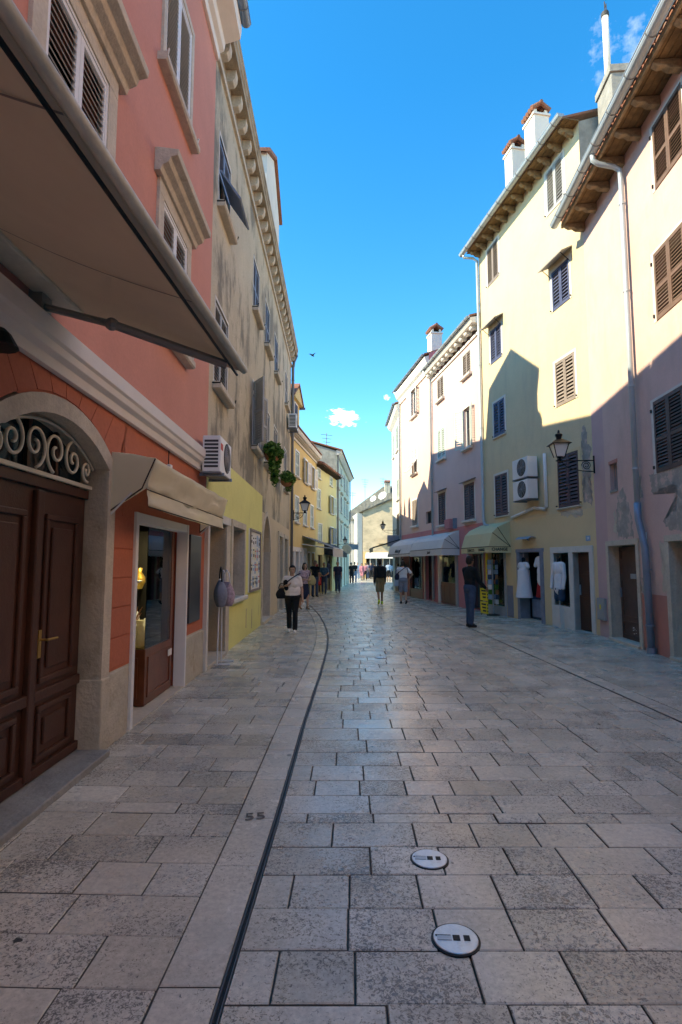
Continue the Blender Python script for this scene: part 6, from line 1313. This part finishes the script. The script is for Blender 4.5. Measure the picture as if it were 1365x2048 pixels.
def person(label, loc, face, h=1.75, legs=((12, -4), (-10, -26)), arms=((-8, 6, 12), (10, 6, 12)), top='cloth_white', top_m='tee', bottom='denim', bot_m='long', shoes='cloth_black',
           skin='skin', hair='hair_dark', hair_m='short', stout=1.0, vox=.012, arm_pts=None, lean=0, female=False, group='people walking in the street', collar=False):
    t = empty('person', (loc[0], loc[1], .002), R(face), label, 'person', group); s = h / 1.75
    hipz = .92; J = {}
    for i, sd_ in enumerate((-1, 1)):                   # left, right leg; local +y is forward
        a, b = R(legs[i][0]), R(legs[i][1]); hp = V3(sd_ * .088, 0, hipz); kn = hp + .43 * V3(0, math.sin(a), -math.cos(a)); an = kn + .41 * V3(0, math.sin(b), -math.cos(b))
        J[i] = (hp, kn, an, b)
    low = min(J[i][2].z - .075 + min(0, .15 * math.sin(J[i][3])) for i in (0, 1))
    up = lambda p: V3(p.x, p.y, p.z - low)
    K = {}
    for i in (0, 1):
        hp, kn, an, b = J[i]; p = b * .8 if b < 0 else b * .3
        fw = V3(0, math.cos(p), math.sin(p)); heel = an - fw * .05 + V3(0, 0, -.045) ; toe = an + fw * .155 + V3(0, 0, -.052)
        K[i] = tuple(up(q) for q in (hp, kn, an, heel, toe))
    dz = -low; ln = math.tan(R(lean))
    def T(x, y, z): return V3(x, y + (z - .95) * ln, z + dz)
    sh = [T(-.185 * (.92 if female else 1), 0, 1.40), T(.185 * (.92 if female else 1), 0, 1.40)]; A = {}
    for i, sd_ in enumerate((-1, 1)):
        f, ab, el = [R(q) for q in arms[i]]
        e = sh[i] + .29 * V3(sd_ * math.sin(ab), math.sin(f) * math.cos(ab), -math.cos(f) * math.cos(ab)); w = e + .25 * V3(sd_ * math.sin(ab) * .4, math.sin(f + el), -math.cos(f + el))
        if arm_pts and arm_pts.get(i): e, w = [T(*q) for q in arm_pts[i]]
        A[i] = (sh[i], e, w)
    B = MB(); st = stout
    def cap(mb, p0, p1, r0, r1, inf=0, **k): cap_mesh(mb, p0 * s, p1 * s, (r0 + inf) * s, (r1 + inf) * s, **k)
    def ell(mb, c_, r, inf=0): mb.ell(tuple(c_ * s), tuple((q + inf) * s for q in r), 14, 10)
    def torso(mb, inf):
        ell(mb, T(0, 0, 1.27), (.165 * (.5 + .5 * st), .108 * st, .19), inf); ell(mb, T(0, .012 * (st > 1.1), 1.08), (.145 * st, .105 * st, .19), inf)
        cap(mb, T(-.13, 0, 1.405), T(.13, 0, 1.405), .062, .062, inf)
        if female: ell(mb, T(-.07, .075 * st, 1.24), (.07, .06, .065), inf); ell(mb, T(.07, .075 * st, 1.24), (.07, .06, .065), inf)
    def pelvis(mb, inf): ell(mb, T(0, -.008, .955), (.165 * (.35 + .65 * st), .118 * st, .125), inf)
    def leg(mb, i, inf, upto=1.0, wide=0, knee=True):
        hp, kn, an, he, to = K[i]; tr = .082 * (.5 + .5 * st)
        if upto <= .5: cap(mb, hp, hp + (kn - hp) * (upto * 2), tr, .060 + (tr - .082) * .5 + wide, inf)
        else: cap(mb, hp, kn, tr, .056, inf); cap(mb, kn, kn + (an - kn) * (upto - .5) * 2, .054, .040 + wide, inf)
    def upper(mb, i, inf, f=1.0): cap(mb, A[i][0], A[i][0] + (A[i][1] - A[i][0]) * f, .052 * (.6 + .4 * st), .045 - .006 * f + (.004 if f < 1 else 0), inf)
    def fore(mb, i, inf): cap(mb, A[i][1], A[i][2], .040, .029, inf)
    torso(B, 0); pelvis(B, 0); hd = T(0, .025, 1.63)
    cap(B, T(0, 0, 1.42), T(0, .012, 1.54), .056, .052)
    ell(B, hd, (.074, .092, .112)); ell(B, hd + V3(0, .025, -.055), (.056, .062, .06)); ell(B, hd + V3(0, .098, -.02), (.013, .020, .026)); ell(B, hd + V3(0, .082, .03), (.05, .02, .014))
    for q in (-1, 1): ell(B, hd + V3(q * .076, -.005, -.01), (.012, .022, .032))
    for i in (0, 1):
        leg(B, i, 0); upper(B, i, 0); fore(B, i, 0); hp, kn, an, he, to = K[i]; cap(B, an, he, .036, .036); cap(B, he, to, .036, .030)
        w = A[i][2]; d = (w - A[i][1]).normalized(); sd_ = (-1, 1)[i]; side = V3(0, 1, 0) - d * d.y; side = side.normalized() if side.length > .2 else V3(0, 0, 1); nrm = d.cross(side)
        cap(B, w, w + d * .075, .026, .030, sx=1, sy=1)
        for k, (o_, L_) in enumerate(((.030, .072), (.011, .082), (-.010, .076), (-.029, .060))):
            p0 = w + d * .085 + side * o_; p1 = p0 + d * L_ * .55 + nrm * (-sd_ * .012); p2 = p1 + d * L_ * .4 + nrm * (-sd_ * .026); cap(B, p0, p1, .0105, .0095, n=6); cap(B, p1, p2, .0095, .008, n=6)
        th0 = w + d * .03 + side * .028; th1 = th0 + d * .03 + side * .026; cap(B, th0, th1, .012, .011, n=6); cap(B, th1, th1 + d * .032, .011, .009, n=6)
    body = fuse('body', B, skin, t, vox * s, 3)
    if vox < .016:
        for q in (-1, 1): MB().ell(tuple((hd + V3(q * .03, .088, .008)) * s), (.009 * s, .006 * s, .006 * s), 6, 5).build('eye', 'ink', body)
        MB().ell(tuple((hd + V3(0, .088, -.062)) * s), (.022 * s, .006 * s, .005 * s), 6, 5).build('mouth', 'cloth_rose', body)
    # clothes
    C = MB(); inf = .016
    torso(C, inf); ell(C, T(0, 0, .985), (.160 * (.35 + .65 * st), .118 * st, .09), inf)
    for i in (0, 1):
        if top_m == 'tee': upper(C, i, .018, .62)
        elif top_m == 'long': upper(C, i, .016); fore(C, i, .014)
    if top_m == 'long': cap(C, T(0, 0, 1.44), T(0, .005, 1.475), .062, .058)
    fuse('top', C, top, t, max(vox, .011) * s, 3)
    D = MB(); pelvis(D, .020)
    if bot_m == 'long':
        for i in (0, 1): leg(D, i, .018, .97, .012)
    elif bot_m == 'shorts':
        for i in (0, 1): leg(D, i, .020, .46, .012)
    elif bot_m == 'skirt':
        cap(D, T(0, 0, .9), T(0, .02, .58), .17, .20, sx=1, sy=.8)
    fuse('trousers' if bot_m == 'long' else bot_m, D, bottom, t, max(vox, .011) * s, 3)
    for i in (0, 1):
        S = MB(); hp, kn, an, he, to = K[i]; cap(S, he, to, .043, .036); cap(S, an + V3(0, 0, .01), he, .042, .044); fuse('shoe', S, shoes, t, max(vox, .011) * s, 2)
    Hh = MB(); ell(Hh, hd + V3(0, -.012, .024), (.092, .103, .114))
    if hair_m == 'short': ell(Hh, hd + V3(0, -.04, -.02), (.084, .078, .09))
    if hair_m == 'bob': ell(Hh, hd + V3(0, -.045, -.05), (.10, .075, .13)); ell(Hh, hd + V3(-.07, -.01, -.04), (.035, .06, .1)); ell(Hh, hd + V3(.07, -.01, -.04), (.035, .06, .1))
    if hair_m != 'bald':
        HB = Hh; o = fuse('hair', HB, hair, t, max(vox, .011) * s, 2)
        bm = bmesh.new(); bm.from_mesh(o.data)               # open the hair at the face
        geom = [v for v in bm.verts if v.co.y > (hd.y + .035) * s and v.co.z < (hd.z + .062) * s]; bmesh.ops.delete(bm, geom=geom, context='VERTS'); bm.to_mesh(o.data); bm.free()
    t['_'] = 0; del t['_']
    return t, T, A, K, s, hd
def strap(name, pts, r, m, parent): return MB().tube(pts, r, 6).build(name, m, parent, smooth=True)
def carried(p, name, label, cat, at):                   # a bag that a person carries: a thing of its own in the person's frame
    t, s = p[0], p[4]; mt = Matrix.Translation(t.location) @ Matrix.Rotation(t.rotation_euler.z, 4, 'Z') @ Matrix.Translation(at); return empty(name, mt.translation, t.rotation_euler.z, label, cat)

# woman in a cream tee, walking towards the camera (faces -y)
p = person('woman in cream t-shirt and black trousers walking towards the camera', (-1.14, 13.0), 180, 1.55, legs=((16, 2), (-8, -20)), arms=((4, 16, 16), (-4, 20, 20)), top='cloth_cream', bottom='cloth_black', shoes='cloth_white', hair_m='short', stout=1.55, vox=.010, female=True,
           arm_pts={1: ((.30, .02, 1.17), (.10, .24, 1.24))})
s = p[4]; b = carried(p, 'shoulder_bag', 'black shoulder bag on the hip of the woman in cream', 'bag', (.27 * s, .06, .90 * s)); bag(b, .26, .24, .10, 'cloth_black')
strap('strap', [V3(0, .0, .24), V3(-.1, .13, .36), V3(-.25, .17, .48), V3(-.38, .10, .56), V3(-.42, -.03, .58)], .014, 'cloth_black', b)
b = carried(p, 'folded_jacket', 'black jacket held over the shoulder of the woman in cream', 'jacket', (.13 * s, .10, 1.10 * s)); fuse('cloth', (lambda mb: (cap_mesh(mb, V3(.01, .03, .06), V3(.03, .0, .20), .055, .065), cap_mesh(mb, V3(.03, .0, .20), V3(.03, -.15, .14), .06, .07), mb)[-1])(MB()), 'cloth_black', b, .014)
# woman behind her with a tan bag
p = person('woman with curly dark hair, patterned top and dark skirt behind the woman in cream', (-1.29, 19.6), 205, 1.62, legs=((14, -2), (-10, -24)), top='cloth_pattern', bottom='cloth_navy', bot_m='skirt', shoes='tan_leather', hair_m='bob', stout=1.05, vox=.012, female=True, arm_pts={0: ((-.26, .05, 1.15), (-.08, .24, 1.10)), 1: ((.26, .04, 1.14), (.06, .25, 1.12))})
s = p[4]; b = carried(p, 'shoulder_bag', 'tan shoulder bag of the curly haired woman', 'bag', (-.26 * s, .08, .92 * s)); bag(b, .30, .34, .14, 'cloth_tan'); strap('strap', [V3(0, 0, .34), V3(.05, .02, .55), V3(.14, -.02, .58)], .014, 'cloth_tan', b)
# man in black by the change shop, in profile facing right
p = person('man in black sweater and jeans standing beside the yellow signs', (3.3, 14.2), -62, 1.80, legs=((3, 0), (-4, -6)), arms=((14, 4, 22), (22, 4, 26)), top='cloth_black', top_m='long', bottom='denim', shoes='cloth_black', skin='skin_dark', vox=.010, group='people standing in the street')
# backpacker walking away
p = person('man with black backpack, khaki shorts and neon shoes walking away', (1.56, 22.2), 4, 1.80, legs=((-14, -34), (12, 4)), top='cloth_charcoal', top_m='long', bottom='khaki', bot_m='shorts', shoes='neon_shoe', skin='skin_dark', vox=.012)
s = p[4]; b = carried(p, 'backpack', 'black backpack worn by the man in khaki shorts', 'backpack', (0, -.20, 1.02 * s))
bp = MB(); bp.box(-.15, .15, -.08, .07, 0, .46); bp.build('pack', 'cloth_black', b, bevel=.05); MB().box(-.11, .11, -.115, -.07, .04, .24).build('pocket', 'cloth_black', b, bevel=.03)
for q in (-1, 1): strap('strap', [V3(q * .1, .06, .44), V3(q * .11, .2, .46), V3(q * .12, .31, .34), V3(q * .13, .25, .1)], .02, 'cloth_black', b)
# man in white tee, hand on hip, walking away
p = person('man in white t-shirt and grey shorts with hand on hip', (2.50, 22.3), 2, 1.72, legs=((8, -2), (-10, -24)), top='cloth_white', bottom='cloth_grey', bot_m='shorts', shoes='cloth_black', stout=1.12, vox=.012, lean=6, arm_pts={1: ((.38, -.08, 1.18), (.24, .02, .99)), 0: ((-.27, .1, 1.16), (-.16, .27, 1.2))})
s = p[4]; b = carried(p, 'sling_bag', 'dark sling bag across the back of the man in white', 'bag', (-.24 * s, .02, .98 * s)); bag(b, .2, .26, .12, 'cloth_navy'); strap('strap', [V3(0, -.04, .25), V3(.12, -.13, .36), V3(.25, -.14, .46), V3(.38, -.04, .52)], .016, 'cloth_navy', b); strap('strap', [V3(.38, -.1, .52), V3(.42, -.15, .3), V3(.42, -.14, .06)], .014, 'cloth_navy', b)
# middle distance
p = person('woman in blue top with a red shopping bag', (-.90, 29.4), 176, 1.66, legs=((10, -2), (-8, -18)), top='cloth_blue', bottom='denim', vox=.018, female=True, arm_pts={0: ((-.26, .06, 1.14), (-.1, .24, 1.04)), 1: ((.26, .06, 1.14), (.1, .24, 1.04))}, hair='hair_grey')
b = carried(p, 'shopping_bag', 'bright red shopping bag carried by the woman in blue', 'bag', (.30, .12, .48)); MB().box(-.17, .17, -.06, .06, 0, .42).build('body', 'cloth_red', b, bevel=.01); strap('handle', [V3(-.08, 0, .42), V3(-.04, .02, .58), V3(.04, .02, .58), V3(.08, 0, .42)], .012, 'cloth_red', b)
person('man in navy polo and jeans walking towards the camera', (-.18, 31.0), 182, 1.72, legs=((8, -2), (-9, -18)), top='cloth_navy', bottom='denim', vox=.018, stout=1.15, hair_m='short', hair='hair_grey')
person('man in black t-shirt and jeans by the left shop wall', (-1.28, 27.2), 205, 1.76, legs=((4, 0), (-4, -6)), top='cloth_black', bottom='denim', vox=.018, hair='hair_grey', group='people standing in the street')
FARG = 'people in the far crowd'
far = [((.52, 45.5), 185, 1.66, 'cloth_blue', 'tee', 'cloth_grey', 'shorts', 'far woman in blue top right of the navy polo man'), ((1.15, 46.6), 190, 1.76, 'cloth_black', 'tee', 'denim_pale', 'long', 'far man in black top and pale jeans'), ((.86, 45.2), 175, 1.70, 'cloth_black', 'tee', 'cloth_black', 'long', 'far person in all black beside pale jeans man'),
       ((2.0, 53), 170, 1.66, 'cloth_rose', 'long', 'cloth_rose', 'shorts', 'far person in rose pink outfit'), ((2.35, 54), 160, 1.66, 'cloth_rose', 'tee', 'cloth_black', 'long', 'far person in pink top and black trousers'), ((1.72, 58), 182, 1.72, 'cloth_sky', 'tee', 'denim_pale', 'long', 'far person in pale blue left of the pink pair'),
       ((3.1, 57), 180, 1.72, 'cloth_navy', 'tee', 'cloth_black', 'long', 'far person in navy left of the backpacker'), ((3.5, 58), 10, 1.68, 'cloth_black', 'long', 'cloth_black', 'long', 'far person in black coat left of the backpacker'), ((2.85, 59), 5, 1.74, 'cloth_pattern', 'tee', 'denim', 'long', 'far person in mottled top near the white blinds'),
       ((4.3, 50), 5, 1.76, 'cloth_sky', 'long', 'cloth_black', 'shorts', 'far man in pale blue shirt right of the backpacker'), ((4.55, 47.5), -10, 1.70, 'cloth_sky', 'tee', 'cloth_black', 'long', 'far person in grey blue top right of the backpacker')]
for i, (l_, f_, h_, a, b_, c_, d_, lab) in enumerate(far): person(lab, l_, f_, h_, legs=((9, -2), (-9, -20)) if i % 2 else ((-8, -18), (10, 2)), top=a, top_m=b_, bottom=c_, bot_m=d_, vox=.026, group=FARG, skin='skin' if i % 3 else 'skin_dark')

# ------------------------------------------------------------ shop dummies and hung clothes
def dummy(root, u, n, z, label, m, kind, rz=0, neck='cloth_black', plinth=0):
    t = on(root, 'clothes_dummy', u, n, 0, label, 'dummy', 'dressed shop dummies', rz); C = MB(); z0 = z
    if plinth: MB().lathe([(.15, 0), (.15, .03), (.02, .05), (.02, z0)], n=12).build('stand', 'zinc', t)
    else: MB().tube([(0, 0, 1.95), (0, 0, z0 + .78)], .008, 6).build('hanger', 'zinc', t)
    MB().lathe([(.05, z0 + .6), (.045, z0 + .72), (.05, z0 + .74), (.02, z0 + .77)], n=12).build('neck', neck, t, smooth=True)
    C.ell((0, 0, z0 + .45), (.18, .11, .2), 14, 10)
    if kind != 'dress': C.ell((0, 0, z0 + .2), (.16, .11, .24), 14, 10)
    cap_mesh(C, V3(-.15, 0, z0 + .58), V3(.15, 0, z0 + .58), .06, .06)
    if kind == 'dress': C.lathe([(.17, z0 + .42), (.175, z0 + .2), (.19, z0), (.215, z0 - .2), (.24, z0 - .38), (.2, z0 - .38)], n=20); cap_mesh(C, V3(-.2, 0, z0 + .57), V3(-.24, 0, z0 + .5), .06, .06); cap_mesh(C, V3(.2, 0, z0 + .57), V3(.24, 0, z0 + .5), .06, .06)
    if kind == 'shirt':
        for q in (-1, 1): cap_mesh(C, V3(q * .2, 0, z0 + .56), V3(q * .27, .02, z0 + .25), .06, .05); cap_mesh(C, V3(q * .27, .02, z0 + .25), V3(q * .27, .06, z0 - .02), .05, .04)
        cap_mesh(C, V3(0, 0, z0 + .1), V3(0, 0, z0 - .02), .17, .19, sx=1, sy=.62)
    if kind == 'tee':
        for q in (-1, 1): cap_mesh(C, V3(q * .2, 0, z0 + .56), V3(q * .27, .02, z0 + .38), .06, .06)
        cap_mesh(C, V3(0, 0, z0 + .1), V3(0, 0, z0 - .02), .17, .18, sx=1, sy=.62)
    fuse(kind, C, m, t, .013, 4); return t
dummy(r2, 3.35, .02, 1.02, 'white sleeveless dress on a dummy in the grey shop doorway', 'cloth_white', 'dress')
dummy(r2, 2.62, -.12, 1.18, 'white t-shirt hanging inside the grey shop doorway', 'cloth_white', 'tee')
dummy(r2, 2.95, -.38, 1.05, 'red dress hanging at the back of the grey shop doorway', 'cloth_red', 'dress')
t = dummy(r2, 1.55, .02, 1.02, 'white long sleeved shirt with denim shorts on a dummy at the niche', 'cloth_white', 'shirt', plinth=1)
D = MB(); D.ell((0, 0, .98), (.17, .115, .12), 12, 8)
for q in (-1, 1): cap_mesh(D, V3(q * .09, 0, .95), V3(q * .10, 0, .74), .09, .088)
fuse('shorts', D, 'denim', t, .014, 3)
MB().box(-.17, .17, -.04, .12, .0, .56).build('plinth', 'trim_pale', t)
t = on(r2, 'jeans_rack', 3.2, -.42, 0, 'folded blue jeans piled low inside the grey shop doorway', 'clothes'); MB().box(-.45, .3, -.2, .14, 0.02, .68).build('pile', 'denim', t, bevel=.04); MB().box(-.4, .25, .14, .16, .1, .6).build('front_fold', 'denim_pale', t, bevel=.01)
dummy(r4, 4.4, .25, 1.05, 'white shirt hung out under the far white canopy', 'cloth_white', 'shirt'); dummy(r4, 4.85, .35, .85, 'pale long dress hung out beyond the far white canopy shirt', 'cloth_sky', 'dress'); dummy(r4, 4.1, .3, 1.1, 'black top hung out beside the far white shirt', 'cloth_black', 'tee')
dummy(h3, 1.9, .35, 1.0, 'orange red dress hung under the grey awning', 'cloth_red', 'dress'); dummy(h4, 3.4, .3, 1.0, 'dark top hung out under the black awning', 'cloth_navy', 'tee')
